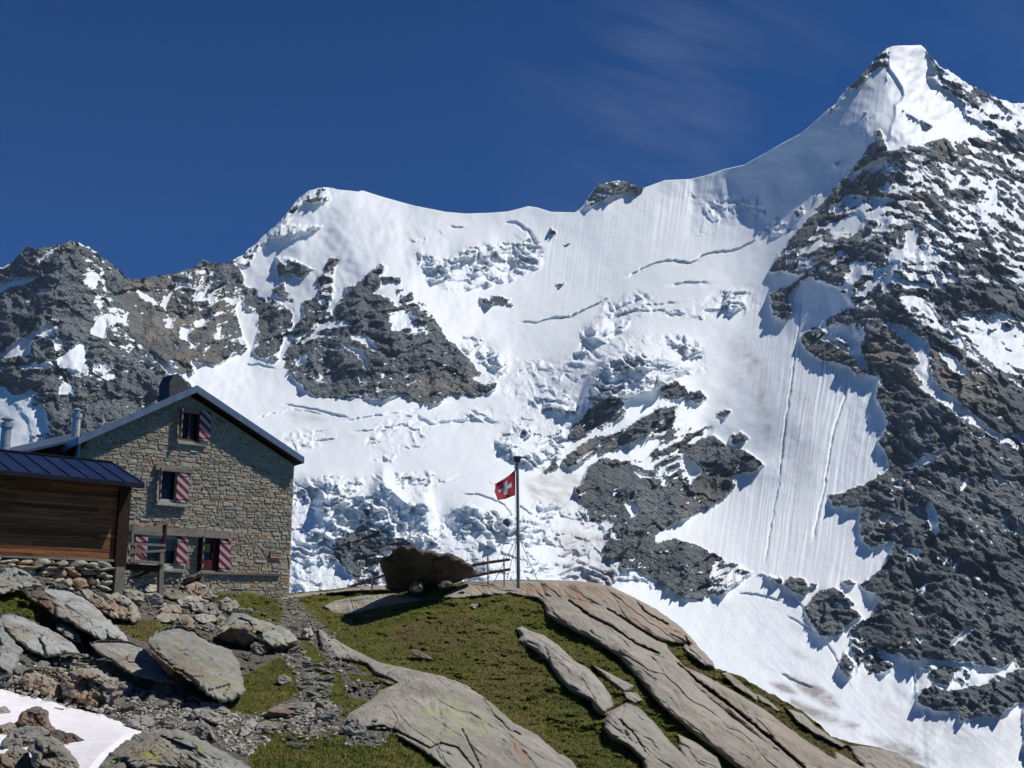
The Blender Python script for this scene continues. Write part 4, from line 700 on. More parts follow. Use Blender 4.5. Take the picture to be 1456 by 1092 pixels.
# ---------------------------------------------------------------- ROCKS
def outline_rock(name, c, pts, mat, label, cat='boulder', D=None, tf=None, tilt=0.03, tx=0.012, seed=0, rough=1., pw=4.2, group='boulders and slabs on the near slope', res=1., dig=.25):
    P = np.array(c(pts), float); cx, cy_ = P.mean(0); w = np.ptp(P[:,0]); h = np.ptp(P[:,1])
    d0 = D or float(gD(np.clip(cx, -60, 1300), P[:,1].max()-.12*h))-.15
    m = d0/F; size = min(w, h)*m; tf = tf if tf is not None else size*.5
    n = int(min(150, max(36, (w+h)*.9*res))); M = int(min(46, max(9, min(w, h)*.45*res)))
    L = np.r_[P, P[:1]]; sg = np.hypot(*np.diff(L, axis=0).T); cs = np.r_[0, np.cumsum(sg)]; u = np.linspace(0, cs[-1], n, endpoint=False)
    O = np.stack([np.interp(u, cs, L[:,0]), np.interp(u, cs, L[:,1])], -1)
    O = .12*np.roll(O, 1, 0)+.76*O+.12*np.roll(O, -1, 0)
    O += (min(w, h)*.030*rough+.35)*np.stack([fbm(O[:,0]/9, O[:,1]/9, 3, seed+1), fbm(O[:,0]/9, O[:,1]/9, 3, seed+2)], -1)*2
    s = np.r_[np.linspace(0, .82, M), .90, .95, .985, 1.]; g = O-[cx, cy_]; R_ = []
    for side in (1, -1):
        ss = s if side == 1 else s[:-1][::-1]
        for k in ss:
            q = [cx, cy_]+g*k; b_ = (1-k**pw)**(1/2.2); qx, qy = q[:,0], q[:,1]; sc = min(w, h)
            f = facets(qx/(sc*.42)+seed, qy/(sc*.34)+seed, seed+3, 1.9)*.30+facets(qx/(sc*.17)+seed, qy/(sc*.12), seed+4, 1.6)*.09+.10*fbm(qx/(sc*.2), qy/(sc*.2), 5, seed+5, .6)+.06*ridged((qx*.8+qy*.6)/(sc*.5), (qy*.8-qx*.6)/(sc*.08), 3, seed+6)
            if side == 1: dd = d0-tf*b_-rough*size*f*min(1, b_*1.4)
            else: dd = d0+(tf+dig)*b_+size*.1*f*b_
            dd = dd+(cy_-qy)*tilt*(1 if side == 1 else .6)*(d0/30)*.8+(qx-cx)*tx*(d0/30); R_.append(at(qx, qy, dd))
    vs = np.concatenate(R_); q = gridquads(len(R_), n, True)
    o_ = V(at(cx, P[:,1].max(), d0)); vs = vs-np.array(o_)
    me = fast_mesh(name, vs, q[:, ::-1] if False else q, True)
    ob = link(name, me, mat); ob.location = o_; return tag(ob, label, cat, group)
B = [ # outline, material, label, tilt, extra
 ([(0,112),(20,85),(60,80),(110,98),(150,130),(190,158),(160,168),(110,172),(60,172),(10,182),(-60,190),(-60,120)], 1, 'pale angular slab leaning below the drystone base at the left edge', .05, {}),
 ([(-160,100),(-40,95),(20,130),(85,178),(40,190),(-20,200),(-160,190)], 0, 'grey rock partly cut by the left edge below the drystone wall', .05, {}),
 ([(175,170),(215,160),(280,165),(350,200),(430,268),(500,335),(552,388),(555,412),(500,402),(440,402),(400,380),(340,345),(300,322),(240,292),(225,240)], 1, 'large blue grey slab tilted down to the right below the wooden shed', .075, dict(tx=.015, rough=.55)),
 ([(0,300),(10,282),(40,275),(120,305),(240,360),(320,415),(345,455),(290,460),(200,470),(130,442),(60,392),(0,335),(-40,320)], 1, 'long dark grey slab tapering to the right under the turf ledge', .06, dict(rough=.55, tx=.02)),
 ([(-300,330),(-60,310),(0,332),(50,385),(100,445),(65,520),(50,552),(0,560),(-300,560)], 1, 'smooth pale slab cut by the left edge above the snow', .06, {}),
 ([(385,405),(440,395),(560,398),(620,430),(700,500),(775,590),(740,585),(690,580),(620,560),(540,530),(470,480),(420,450)], 3, 'flat grey slab sloping between the blue grey slab and the rubble', .085, dict(rough=.5, tx=.02)),
 ([(632,392),(680,350),(760,325),(830,350),(900,400),(1000,440),(1030,490),(1050,560),(1062,625),(1010,650),(965,668),(900,640),(860,600),(800,545),(720,500),(660,445)], 0, 'biggest smooth tilted slab with an overhang shadow along its lower left edge', .085, dict(tf=.8, tx=.035, rough=.5)),
 ([(636,420),(700,480),(800,560),(870,620),(945,672),(870,650),(810,630),(770,590),(720,540),(650,450)], 4, 'wedge coloured dark for the overhang shadow below the biggest tilted slab', -.05, {}),  # dark brown rock colour stands in for the shadow under the slab edge
 ([(450,200),(500,188),(560,215),(600,260),(605,308),(575,320),(520,308),(480,280),(455,240)], 2, 'rounded tan boulder at the foot of the shed corner post', .03, {}),
 ([(340,172),(390,178),(450,220),(500,270),(518,305),(480,300),(420,262),(360,215)], 2, 'pinkish angular boulder beside the tilted blue grey slab', .05, {}),
 ([(780,205),(800,160),(845,142),(890,158),(915,190),(938,212),(890,225),(800,222)], 2, 'pink and grey rounded boulder in front of the red door', .02, {}),
 ([(768,182),(785,140),(810,118),(880,100),(882,150),(840,158),(800,185)], 4, 'dark slab leaning against the hut wall below the door', -.03, {}),
 ([(588,160),(620,150),(690,160),(680,185),(620,190),(595,180)], 3, 'flat pale stone under the wooden landing', .06, {}),
 ([(530,175),(590,180),(625,195),(620,235),(560,225),(535,200)], 0, 'grey block between the shed post and the landing post', .02, {}),
 ([(622,192),(660,188),(700,200),(705,238),(650,245),(625,230)], 1, 'dark grey block behind the tall landing post', .0, {}),
 ([(695,178),(740,170),(790,190),(795,218),(740,222),(700,210)], 5, 'mossy flat stone right of the tall landing post', .05, {}),
 ([(762,222),(800,205),(860,208),(905,228),(880,250),(820,262),(775,248)], 3, 'pale round topped stone below the pink and grey boulder', .03, {}),
 ([(818,240),(850,234),(880,250),(875,272),(830,272)], 0, 'small grey stone wedged below the pale round topped stone', .02, {}),
 ([(862,275),(885,240),(915,230),(940,255),(953,285),(900,290)], 1, 'small pointed blue grey boulder on the slope below the hut', .03, {}),
 ([(942,230),(975,208),(1020,225),(1035,255),(990,278),(950,265)], 3, 'light grey rounded boulder on the turf below the hut corner', .03, {}),
 ([(685,262),(730,240),(775,242),(785,275),(740,285),(690,285)], 2, 'tan flat stone at the foot of the tall landing post', .04, {}),
 ([(670,290),(700,278),(770,280),(780,310),(720,320),(675,312)], 0, 'low grey stone sunk in brown turf below the landing', .05, {}),
 ([(762,300),(790,282),(820,288),(845,320),(840,345),(800,345),(770,325)], 2, 'brownish stone above the biggest tilted slab', .03, {}),
 ([(838,288),(870,280),(930,288),(935,315),(880,325),(845,312)], 3, 'broad flat pale stone left of the lichen covered slab', .05, {}),
 ([(925,300),(950,288),(978,300),(972,335),(935,340)], 0, 'small upright grey stone beside the lichen covered slab', .02, {}),
 ([(872,335),(900,318),(930,330),(925,355),(885,358)], 1, 'small dark grey stone above the lower slab field', .02, {}),
 ([(935,368),(975,310),(1000,278),(1035,265),(1100,300),(1200,330),(1270,368),(1285,400),(1240,420),(1180,425),(1130,400),(1060,345),(1000,340)], 5, 'large flat topped slab spotted with yellow lichen and overhanging a dark hollow', .07, {}),
 ([(932,375),(1000,335),(1060,340),(1110,385),(1110,432),(1050,425),(970,400)], 4, 'block coloured dark for the shade under the left end of the lichen slab', -.04, {}),  # shade of the slab underside is put into the dark rock colour
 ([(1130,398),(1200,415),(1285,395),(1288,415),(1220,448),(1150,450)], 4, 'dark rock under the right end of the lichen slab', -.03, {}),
 ([(1078,420),(1120,393),(1150,405),(1157,450),(1115,462),(1085,448)], 5, 'small yellow green stone in front of the lichen slab', .02, {}),
 ([(1298,375),(1310,345),(1340,340),(1355,370),(1345,395),(1310,392)], 3, 'pale upright stone beside the path', .01, {}),
 ([(1190,575),(1200,552),(1225,542),(1260,558),(1255,580),(1215,588)], 1, 'single grey stone alone on the green turf', .03, {}),
 ([(1150,712),(1165,695),(1190,680),(1290,655),(1365,662),(1345,698),(1290,715),(1220,712)], 2, 'wide brown flat slab with a dark front lying in the turf', .09, {}),
 ([(1130,722),(1160,700),(1230,708),(1300,712),(1290,736),(1200,742),(1150,738)], 4, 'block coloured dark as the shaded front of the wide brown slab', -.04, {}),  # shaded slab front built as its own block, the shade in its dark colour
 ([(1028,812),(1035,775),(1060,742),(1100,738),(1108,760),(1085,795),(1060,816)], 3, 'upright oval pale stone beside the turf hollow', .02, {}),
 ([(1100,778),(1115,750),(1150,738),(1195,750),(1205,775),(1150,784)], 0, 'flat grey stone right of the upright oval stone', .05, {}),
 ([(862,662),(910,658),(960,678),(998,702),(985,714),(930,705),(875,688)], 3, 'long pale stone at the foot of the biggest tilted slab', .05, {}),
 ([(828,695),(870,686),(920,695),(972,735),(965,765),(900,748),(845,722)], 1, 'blue grey stone below the long pale stone', .04, {}),
 ([(548,740),(560,722),(600,717),(650,728),(672,745),(660,768),(600,782),(556,765)], 1, 'low dark grey stone beside the edge of the snow', .04, {}),
 ([(662,600),(675,572),(715,556),(752,562),(756,622),(722,637),(672,625)], 1, 'angular grey boulder in the rubble left of the biggest tilted slab', .01, {}),
 ([(840,800),(848,758),(872,740),(905,762),(925,800),(940,832),(900,845),(860,830)], 3, 'pale pointed stone standing behind the big bottom boulder', .01, {}),
 ([(405,960),(460,900),(520,845),(600,795),(680,778),(760,782),(850,812),(950,868),(1040,918),(1100,960),(1150,1100),(380,1100)], 5, 'big rough boulder with green yellow lichen at the bottom edge', .03, dict(tf=.7, res=1.6)),
 ([(88,565),(110,538),(160,535),(240,565),(272,610),(268,645),(230,645),(180,628),(120,602)], 2, 'brown streaked boulder rising from the upper edge of the snow', .02, {}),
 ([(262,590),(275,545),(330,515),(420,518),(500,560),(545,600),(520,640),(470,665),(400,690),(330,665),(285,630)], 2, 'cracked brown boulder split into brick like blocks above the snow', .02, dict(rough=1.4)),
 ([(66,755),(90,710),(125,685),(170,682),(205,700),(215,745),(250,790),(240,810),(180,790),(130,775),(100,770)], 4, 'brown pointed boulder standing out of the snow', .02, {}),
 ([(200,790),(250,780),(320,800),(422,848),(415,860),(330,862),(250,850),(205,830)], 4, 'long low brown rock lying on the snow', .05, {}),
 ([(0,850),(40,790),(110,762),(180,765),(225,800),(215,830),(150,850),(90,860),(30,872)], 1, 'dark green grey rock in front of the brown pointed boulder', .03, {}),
 ([(115,860),(160,815),(220,812),(270,830),(310,880),(340,930),(350,1020),(180,1020),(140,930)], 0, 'grey rounded boulder at the bottom of the snow patch', .02, {}),
 ([(-60,930),(0,885),(80,850),(120,870),(150,930),(175,1030),(-60,1050)], 2, 'tan boulder at the bottom left corner', .02, {}),
 ([(-50,690),(0,685),(25,680),(50,700),(45,735),(10,748),(-50,742)], 0, 'small grey boulder at the left edge on the snow', .03, {}),
 ([(-60,770),(0,762),(50,748),(85,765),(80,795),(30,818),(-60,820)], 2, 'tan rock at the left edge below the small grey boulder', .03, {}),
 ([(210,692),(235,684),(280,690),(265,704),(225,706)], 1, 'small flat stone lying alone on the snow', .05, {}),
 ([(-60,520),(0,515),(50,545),(62,585),(20,600),(-60,590)], 1, 'dark rock at the left edge above the snow', .01, {}),
 ([(100,185),(180,180),(235,225),(235,290),(180,250),(120,215)], 4, 'brown weathered rock at the right end of the turf ledge', .05, {}),
 ([(240,320),(300,330),(345,375),(350,410),(290,385),(245,350)], 0, 'narrow grey slab wedged under the large blue grey slab', .07, {}),
]
for i, (q, m, lab, tl, kw) in enumerate(B): outline_rock('boulder', CA, q, GR[m], lab, tilt=tl, seed=300+i*9, **kw)
for i, (c, q, m, lab, tl) in enumerate(((CB, [(258,775),(270,742),(305,725),(345,738),(368,770),(360,800),(310,812),(270,800)], 1, 'round dark grey boulder at the left edge of the smooth lichen slab', .01), (CB, [(815,250),(818,238),(845,236),(850,248),(835,260)], 3, 'small white stone on the turf below the overhanging rock', .02),
  (CB, [(550,437),(590,436),(650,470),(662,480),(620,478),(570,458)], 4, 'low brown stone half sunk in the middle of the turf slope', .05), (CB, [(80,370),(100,342),(130,345),(140,375),(120,392),(90,390)], 3, 'pale upright stone where the path bends', .01), (CB, [(395,555),(440,560),(490,580),(470,585),(420,570)], 4, 'flat brownish stone at the end of the gravel hollow', .06))):
    outline_rock('boulder', c, q, GR[m], lab, tilt=tl, seed=900+i*9)

# the overhanging block and the stones it rests on
outline_rock('overhanging_boulder', Z5, [(265,715),(300,690),(345,675),(352,648),(420,618),(500,625),(545,640),(600,645),(650,665),(720,663),(780,690),(850,735),(880,765),(905,795),(870,815),(800,845),(740,868),(640,878),(560,905),(480,918),(420,922),(345,920),(315,880),(300,800)], GD, 'big dark overhanging block resting on small stones on the knoll crest', group=None, D=44.0, tf=1.3, tilt=-.075, seed=77, res=2.4, rough=.45, pw=3., dig=.6)
outline_rock('chock_stone', Z5, [(462,915),(465,880),(500,848),(545,855),(555,880),(550,915),(500,922)], GR[4], 'small rounded stone wedged under the big dark overhanging block', 'stone', D=42.0, tilt=0, seed=78, group='stones under the dark block')
outline_rock('chock_stone', Z5, [(640,880),(660,850),(720,845),(750,868),(720,888),(660,895)], GR[4], 'flat stone under the right part of the big dark overhanging block', 'stone', D=43.0, tilt=0, seed=79, group='stones under the dark block')
outline_rock('pale_stone', Z5, [(872,790),(878,765),(898,760),(908,778),(905,795),(885,798)], GR[3], 'small pale stone at the right tip of the big dark block', 'stone', D=44.5, tilt=0, seed=80, group='stones under the dark block')

# loose stones: a few shapes, copied
def stone_mesh(seed, flat, K=15):
    r = np.random.default_rng(seed); n, m = 22, 13; th = np.linspace(0, 2*np.pi, n, endpoint=False); ph = np.linspace(0, np.pi, m)
    d = np.stack([np.sin(ph)[:,None]*np.cos(th), np.sin(ph)[:,None]*np.sin(th), np.cos(ph)[:,None]+0*th], -1)
    nn = r.normal(size=(K, 3)); nn /= np.linalg.norm(nn, axis=1)[:,None]; hh = r.uniform(.62, 1., K); dt = d@nn.T
    rad = np.where(dt > .05, hh/np.maximum(dt, .05), 9).min(-1); rad = np.minimum(rad, 1.25)
    v = d*rad[...,None]*np.array([1, r.uniform(.6, .9), flat]); return fast_mesh('stone', v.reshape(-1, 3), gridquads(m, n, True), True)
SM = []
for k in range(12):
    me = stone_mesh(500+k, (.22,.3,.5,.7)[k % 4]); me.set_sharp_from_angle(angle=math.radians(32)); me.materials.append(GR[(1,0,3,2,0,1,5,3)[k % 8]]); SM.append(me)
def scatter(c, poly, n, smin, smax, label, group, flat=None, name='loose_stone', lift=0.):
    P = np.array(c(poly)); k = 0; tries = 0
    while k < n and tries < 9000:
        tries += 1; x = random.uniform(P[:,0].min(), P[:,0].max()); y = random.uniform(P[:,1].min(), P[:,1].max())
        if sdf(P, np.array([x]), np.array([y]))[0] < 0 or y > 1120: continue
        d = float(gD(x, y)); sz = smin+(smax-smin)*random.random()**2.2; s = sz*d/F/2
        me = random.choice(SM if flat is None else ([m for i, m in enumerate(SM) if (i % 4 < 2) == flat]))
        o = link(name, me); o.location = V(at(x, y, d-.1-lift*random.random()))+Vector((0, 0, s*.12)); o.scale = (s*random.uniform(.9, 1.4), s*random.uniform(.8, 1.2), s*random.uniform(.8, 1.2))
        o.rotation_euler = (random.gauss(0, .22), random.gauss(0, .22), random.uniform(0, 6.28)); tag(o, label, 'stone', group); k += 1
scatter(CA, [(60,470),(160,450),(330,455),(480,500),(540,540),(500,560),(400,515),(300,520),(250,560),(180,545),(80,560),(50,530)], 44, 9, 24, 'small broken stone in the rubble band under the long dark slab', 'stones in the rubble under the long dark slab', lift=.9)
scatter(CA, [(500,560),(660,580),(760,640),(860,650),(850,700),(820,790),(680,780),(620,770),(540,720),(440,690),(480,660)], 64, 8, 28, 'small stone in the rubble strip beside the snow', 'stones in the rubble strip beside the snow', lift=.6)
scatter(CA, [(1220,440),(1330,430),(1340,470),(1440,540),(1456,600),(1400,650),(1300,640),(1300,540),(1240,480)], 30, 9, 24, 'flat grey stone in the row of flat stones edging the path', 'flat stones edging the path', True)
scatter(CB, [(0,440),(100,440),(180,500),(230,570),(210,650),(100,640),(60,540)], 30, 9, 24, 'flat stone piled along the lower side of the path', 'flat stones piled below the path', True)
scatter(CB, [(-60,700),(120,660),(260,700),(250,790),(150,840),(-60,860),(-120,800)], 44, 7, 24, 'small stone in the pile beside the round dark boulder', 'stones piled beside the round dark boulder', lift=.3)
scatter(CA, [(1000,720),(1280,740),(1456,740),(1456,900),(1200,860),(1000,820)], 26, 6, 20, 'flat stone scattered in the grass near the bottom edge', 'stones scattered in the bottom grass', True)
scatter(CA, [(880,200),(1050,210),(1300,270),(1200,320),(1020,260),(900,290)], 16, 5, 14, 'small stone lying on the turf between hut and path', 'stones on the turf between hut and path')
scatter(CA, [(540,150),(760,150),(780,230),(700,260),(560,240)], 12, 6, 16, 'small stone among the rocks under the wooden landing', 'stones under the wooden landing')
scatter(CB, [(90,330),(160,330),(260,380),(230,400),(150,370)], 10, 4, 11, 'small white stone at the head of the smooth slab', 'stones at the head of the smooth slab')
scatter(CB, [(380,730),(480,770),(440,830),(300,840),(360,780)], 12, 6, 18, 'thin broken flake at the lower left rim of the smooth slab', 'flakes at the rim of the smooth slab', True)
# grit and small rubble nobody could count
LV = []; LQ = []; lq = gridquads(6, 9, True); nv = 0; rg = np.random.default_rng(5); pm = []
for k in range(10):
    th = np.linspace(0, 2*np.pi, 9, endpoint=False); ph_ = np.linspace(0, np.pi, 6); d = np.stack([np.sin(ph_)[:,None]*np.cos(th), np.sin(ph_)[:,None]*np.sin(th), np.cos(ph_)[:,None]+0*th], -1)
    nn = rg.normal(size=(9, 3)); nn /= np.linalg.norm(nn, axis=1)[:,None]; dt = d@nn.T; rad = np.minimum(np.where(dt > .05, rg.uniform(.6, 1, 9)/np.maximum(dt, .05), 9).min(-1), 1.2); pm.append((d*rad[...,None]*[1, .8, rg.uniform(.35, .7)]).reshape(-1, 3))
def grit(c, poly, n, s0, s1, lift=.3):
    global nv
    P = np.array(c(poly)); x = rg.uniform(P[:,0].min(), P[:,0].max(), n*3); y = rg.uniform(P[:,1].min(), P[:,1].max(), n*3); ok = (sdf(P, x, y) > 0) & (y < 1140) & (samp(soil, x, y)+rg.uniform(-.3, .3, n*3) > .3); x = x[ok][:n]; y = y[ok][:n]; g_ = gD(x, y); p = at(x, y, g_-lift*rg.random(len(x)))
    for i in range(len(x)):
        a = rg.uniform(0, 6.28); s = (s0+(s1-s0)*rg.random()**2.5)*g_[i]/F/2; q = pm[rg.integers(10)]*s; q = np.stack([q[:,0]*math.cos(a)-q[:,1]*math.sin(a), q[:,0]*math.sin(a)+q[:,1]*math.cos(a), q[:,2]+q[:,0]*rg.normal(0, .2)], -1); LV.append(q+p[i]); LQ.append(lq+nv); nv += len(q)
grit(CA, [(0,440),(160,430),(340,450),(540,530),(640,570),(760,600),(870,650),(900,700),(860,800),(760,800),(640,790),(440,700),(300,690),(0,600)], 2200, 2.5, 10, .7)
grit(CA, [(480,130),(900,130),(1050,200),(1300,260),(1456,280),(1456,700),(1250,650),(1200,450),(900,380),(600,330),(450,260)], 800, 2, 7)
grit(CA, [(850,640),(1100,700),(1456,640),(1456,946),(1080,900),(950,860)], 900, 2.5, 10)
grit(CB, [(0,250),(110,260),(250,470),(420,590),(480,780),(440,850),(280,900),(0,850)], 350, 2, 8)
me = fast_mesh('gravel', np.concatenate(LV), np.concatenate(LQ), True); me.set_sharp_from_angle(angle=math.radians(30))
t = NT('gravel'); gp = t.n('ShaderNodeNewGeometry').outputs['Random Per Island']; t.fin(t.mix(t.mr(t.noise(20, 4, .7), .3, .7, 0, .5), t.ramp(gp, [(0,(.26,.26,.235)),(.35,(.44,.42,.36)),(.6,(.58,.55,.47)),(.8,(.42,.34,.24)),(1,(.70,.67,.58))]), (.14,.13,.11)), .9)
tag(link('gravel', me, t.m), 'small grey and tan rubble and grit filling the hollows between the boulders', 'gravel', kind='stuff')
scatter(CB, [(500,300),(1000,300),(1300,700),(1400,946),(1200,900),(900,600),(500,430)], 22, 2.5, 5.5, 'tiny pale stone lying in the turf slope', 'tiny pale stones in the turf slope')

# ---------------------------------------------------------------- STONE HUT
WA = math.radians(43); E1 = np.array([math.sin(WA), math.cos(WA), 0]); E2 = np.array([-math.cos(WA), math.sin(WA), 0])
class Frame:
    """a building whose front runs along E1; u along the front, v inwards, z up"""
    def __init__(s, px, py, D, z0): s.P = np.array([*at(px, py, D)[:2], z0]); s.rz = math.pi/2-WA
    def uz(s, px, py, v=0.):
        r = at(px, py, 1.); o = s.P+v*E2; A = np.array([[r[0], -E1[0]], [r[1], -E1[1]]]); t, u = np.linalg.solve(A, o[:2]); return float(u), float(r[2]*t-s.P[2])
H = Frame(118, 700, 40.0, .55)
def ft(px, py, v=0.): return H.uz(px, py, v)
hut = empty('stone_hut', H.P, H.rz); tag(hut, 'three storey grey stone mountain hut with gabled end and red white shutters', 'hut')
UL = 0.; UR = ft(416.5, 700)[0]; HV = 10.5
ra = ft(280, 548.5, -.5); re = ft(431.5, 650, -.5); le = ft(112, 622, -.5)
slr = (re[1]-ra[1])/(re[0]-ra[0]); sll = (le[1]-ra[1])/(le[0]-ra[0])
rz_ = lambda u: ra[1]+(u-ra[0])*(slr if u > ra[0] else sll)
ZB = -1.4
def opening(x0, y0, x1, y1, v=0.):
    a = ft(x0, y0, v); b_ = ft(x1, y1, v); c_ = ft(x0, y1, v); d_ = ft(x1, y0, v); return min(a[0], c_[0]), max(b_[0], d_[0]), (b_[1]+c_[1])/2, (a[1]+d_[1])/2   # u0,u1,z0,z1
OP = [opening(256, 584, 284.5, 627.5), opening(226.5, 666, 252, 713), opening(207, 763, 252, 804), opening(286, 763, 312.5, 811.5)]
TH = .30
# core wall behind the facing stones
m = MB(); us = sorted({UL, UR, ra[0]}|{o[0] for o in OP}|{o[1] for o in OP})
for a_, b_ in zip(us[:-1], us[1:]):
    spans = sorted([(o[2], o[3]) for o in OP if o[0] <= a_+1e-6 and o[1] >= b_-1e-6]); z = ZB
    ztop = lambda u: rz_(u)-TH-.03
    for s0, s1 in spans: m.box(a_, b_, .0, .45, z, s0, .5); z = s1
    m.prism([(a_, z), (b_, z), (b_, ztop(b_)), (a_, ztop(a_))], 0., .45)
core = m.build('wall', MMORT, hut); core['label'] = 'mortared rubble wall'
K = .25     # the plan is slightly skewed: the long sides run back a little to the right of square
class SK(MB):
    def build(s, name, mat, parent=None):
        s.v = [(x+K*max(y, 0), y, z) for x, y, z in s.v]; return MB.build(s, name, mat, parent)
m = SK(); m.box(UL, UL+.4, .45, HV, ZB, rz_(UL)-TH-.02); m.box(UR-.4, UR, .45, HV, ZB, rz_(UR)-TH-.02); m.prism([(UL, ZB), (UR, ZB), (UR, rz_(UR)-TH-.03), (ra[0], ra[1]-TH-.03), (UL, rz_(UL)-TH-.03)], HV-.4, HV); m.build('wall', MMORT, hut)
# inside stays dark: a floor and ceiling are not seen, the rooms are closed by the walls and roof
def stones(mb, u0, u1, z0, z1, inside, hmin, hmax, wmin, wmax, proud, gap, wob, rnd, face=lambda u, v, z: (u, v, z)):
    z = z0; row = 0
    while z < z1:
        h = rnd.uniform(hmin, hmax); u = u0-rnd.uniform(0, .0)
        while u < u1-.04:
            w_ = rnd.uniform(wmin, wmax)*(1.35 if rnd.random() < .15 else 1); hh = h*(1 if rnd.random() < .88 else 1); ue = min(u+w_, u1)
            if u1-ue < wmin*.5: ue = u1
            yo = wob*math.sin(u*.9+z*1.7)+rnd.uniform(-.02, .02); a0, a1 = u+gap, ue-gap; b0, b1 = z+yo+gap, z+hh+yo-gap
            if rnd.random() < .12 and a1-a0 > .2: segs = [(a0, a1, b0, (b0+b1)/2-gap), (a0, a1, (b0+b1)/2+gap, b1)]
            else: segs = [(a0, a1, b0, b1)]
            for s0, s1, t0, t1 in segs:
                cl = inside(s0, s1, t0, t1)
                if cl is None: continue
                s0, s1, t0, t1 = cl
                if s1-s0 < .05 or t1-t0 < .035: continue
                NU, NZ = 5, 4; pr = proud*rnd.uniform(.45, 1.15); tu, tz = rnd.uniform(-.3, .3), rnd.uniform(-.4, .4); rc = min(.35, .03/(s1-s0)+.1); vs = []; tn = rnd.random()
                ck = [rnd.uniform(-.022, .022) for _ in range(4)]+[rnd.uniform(-.16, .16)*(t1-t0) for _ in range(4)]; jit = [[(rnd.uniform(-.10, .10), rnd.uniform(-.10, .10), rnd.uniform(-.25, .25)) for _ in range(NU)] for _ in range(NZ)]
                for k in range(NZ):
                    for i in range(NU):
                        fu = (0, .07, .5, .93, 1)[i]; fz = (0, .10, .90, 1)[k]; cu = fu-.5; cz = fz-.5; ed = (i in (0, NU-1)) or (k in (0, NZ-1)); j1, j2, j3 = jit[k][i]
                        cr = 1-.16*(abs(cu*2)**3)*(abs(cz*2)**3); x = (s0+s1)/2+(s1-s0)*(cu*cr+j1*.35*(abs(cu) < .5)); zz = (t0+t1)/2+(t1-t0)*(cz*cr+j2*(.25 if ed else .9))
                        v_ = .02 if ed else -pr*(1+tu*cu+tz*cz+j3*.5); x += (ck[0]*(1-fu)*(1-fz)+ck[1]*fu*(1-fz)+ck[2]*(1-fu)*fz+ck[3]*fu*fz); zz += (ck[4]*(1-fu)*(1-fz)+ck[5]*fu*(1-fz)+ck[6]*(1-fu)*fz+ck[7]*fu*fz); vs.append(face(x, v_, zz))
                mb.add(vs, [(k*NU+i, k*NU+i+1, (k+1)*NU+i+1, (k+1)*NU+i) for k in range(NZ-1) for i in range(NU-1)], tn, True)
            u = ue
        z += h
r1 = random.Random(11)
def clipper(s0, s1, t0, t1):
    for o in OP:
        if s1 > o[0] and s0 < o[1] and t1 > o[2]-.02 and t0 < o[3]+.02:
            if s0 < o[0]-.08: s1 = min(s1, o[0]-.01)
            elif s1 > o[1]+.08: s0 = max(s0, o[1]+.01)
            elif t0 < o[2]-.08: t1 = o[2]-.03
            elif t1 > o[3]+.08: t0 = o[3]+.03
            else: return None
    top = min(rz_(s0), rz_(s1))-TH-.03
    if t0 > top-.05: return None
    return s0, s1, t0, min(t1, top)
m = MB(); stones(m, UL, UR, ZB, ra[1], clipper, .07, .18, .11, .52, .040, .007, .05, r1); fs = m.build('facing_stones', MW, core)
m = SK(); stones(m, 0, HV, ZB, rz_(UL)-TH, lambda a, b, c, d: (a, b, c, d), .15, .28, .22, .6, .05, .010, .03, r1, lambda u, v, z: (UL+v, HV-u, z)); m.build('facing_stones', MW, core)
m = SK(); stones(m, 0, HV, ZB, rz_(UR)-TH, lambda a, b, c, d: (a, b, c, d), .15, .28, .22, .6, .05, .010, .03, r1, lambda u, v, z: (UR-v, u, z)); m.build('facing_stones', MW, core)
# roof: thin sheet metal skin on timber, open eaves
def slope(ua, ub, z_a, z_b, v0, v1, t, mb, off=0.): mb.prism([(ua, z_a-off), (ub, z_b-off), (ub, z_b-off-t), (ua, z_a-off-t)], v0, v1)
m = SK(); slope(ra[0], re[0], ra[1], re[1], -.48, HV+.4, .05, m); slope(le[0], ra[0]-.002, le[1], ra[1], -.48, HV+.4, .05, m); roof = m.build('roof', MZINC, hut)
m = SK(); e = .0
m.prism([(ra[0], ra[1]+.02), (re[0]+.03, re[1]+.0), (re[0]+.03, re[1]-.27), (ra[0], ra[1]-.27)], -.53, -.483); m.prism([(le[0]-.03, le[1]), (ra[0]-.002, ra[1]+.02), (ra[0]-.002, ra[1]-.27), (le[0]-.03, le[1]-.27)], -.53, -.483)
m.box(re[0]-.0, re[0]+.05, -.48, HV+.4, re[1]-.26, re[1]+.01); m.box(le[0]-.05, le[0], -.48, HV+.4, le[1]-.26, le[1]+.01); m.build('fascia', MZINC, roof)
m = SK(); slope(ra[0], re[0]-.02, ra[1], re[1], -.47, HV+.35, .10, m, .055); slope(le[0]+.02, ra[0]-.003, le[1], ra[1], -.47, HV+.35, .10, m, .055); m.build('soffit', MSOF, roof)
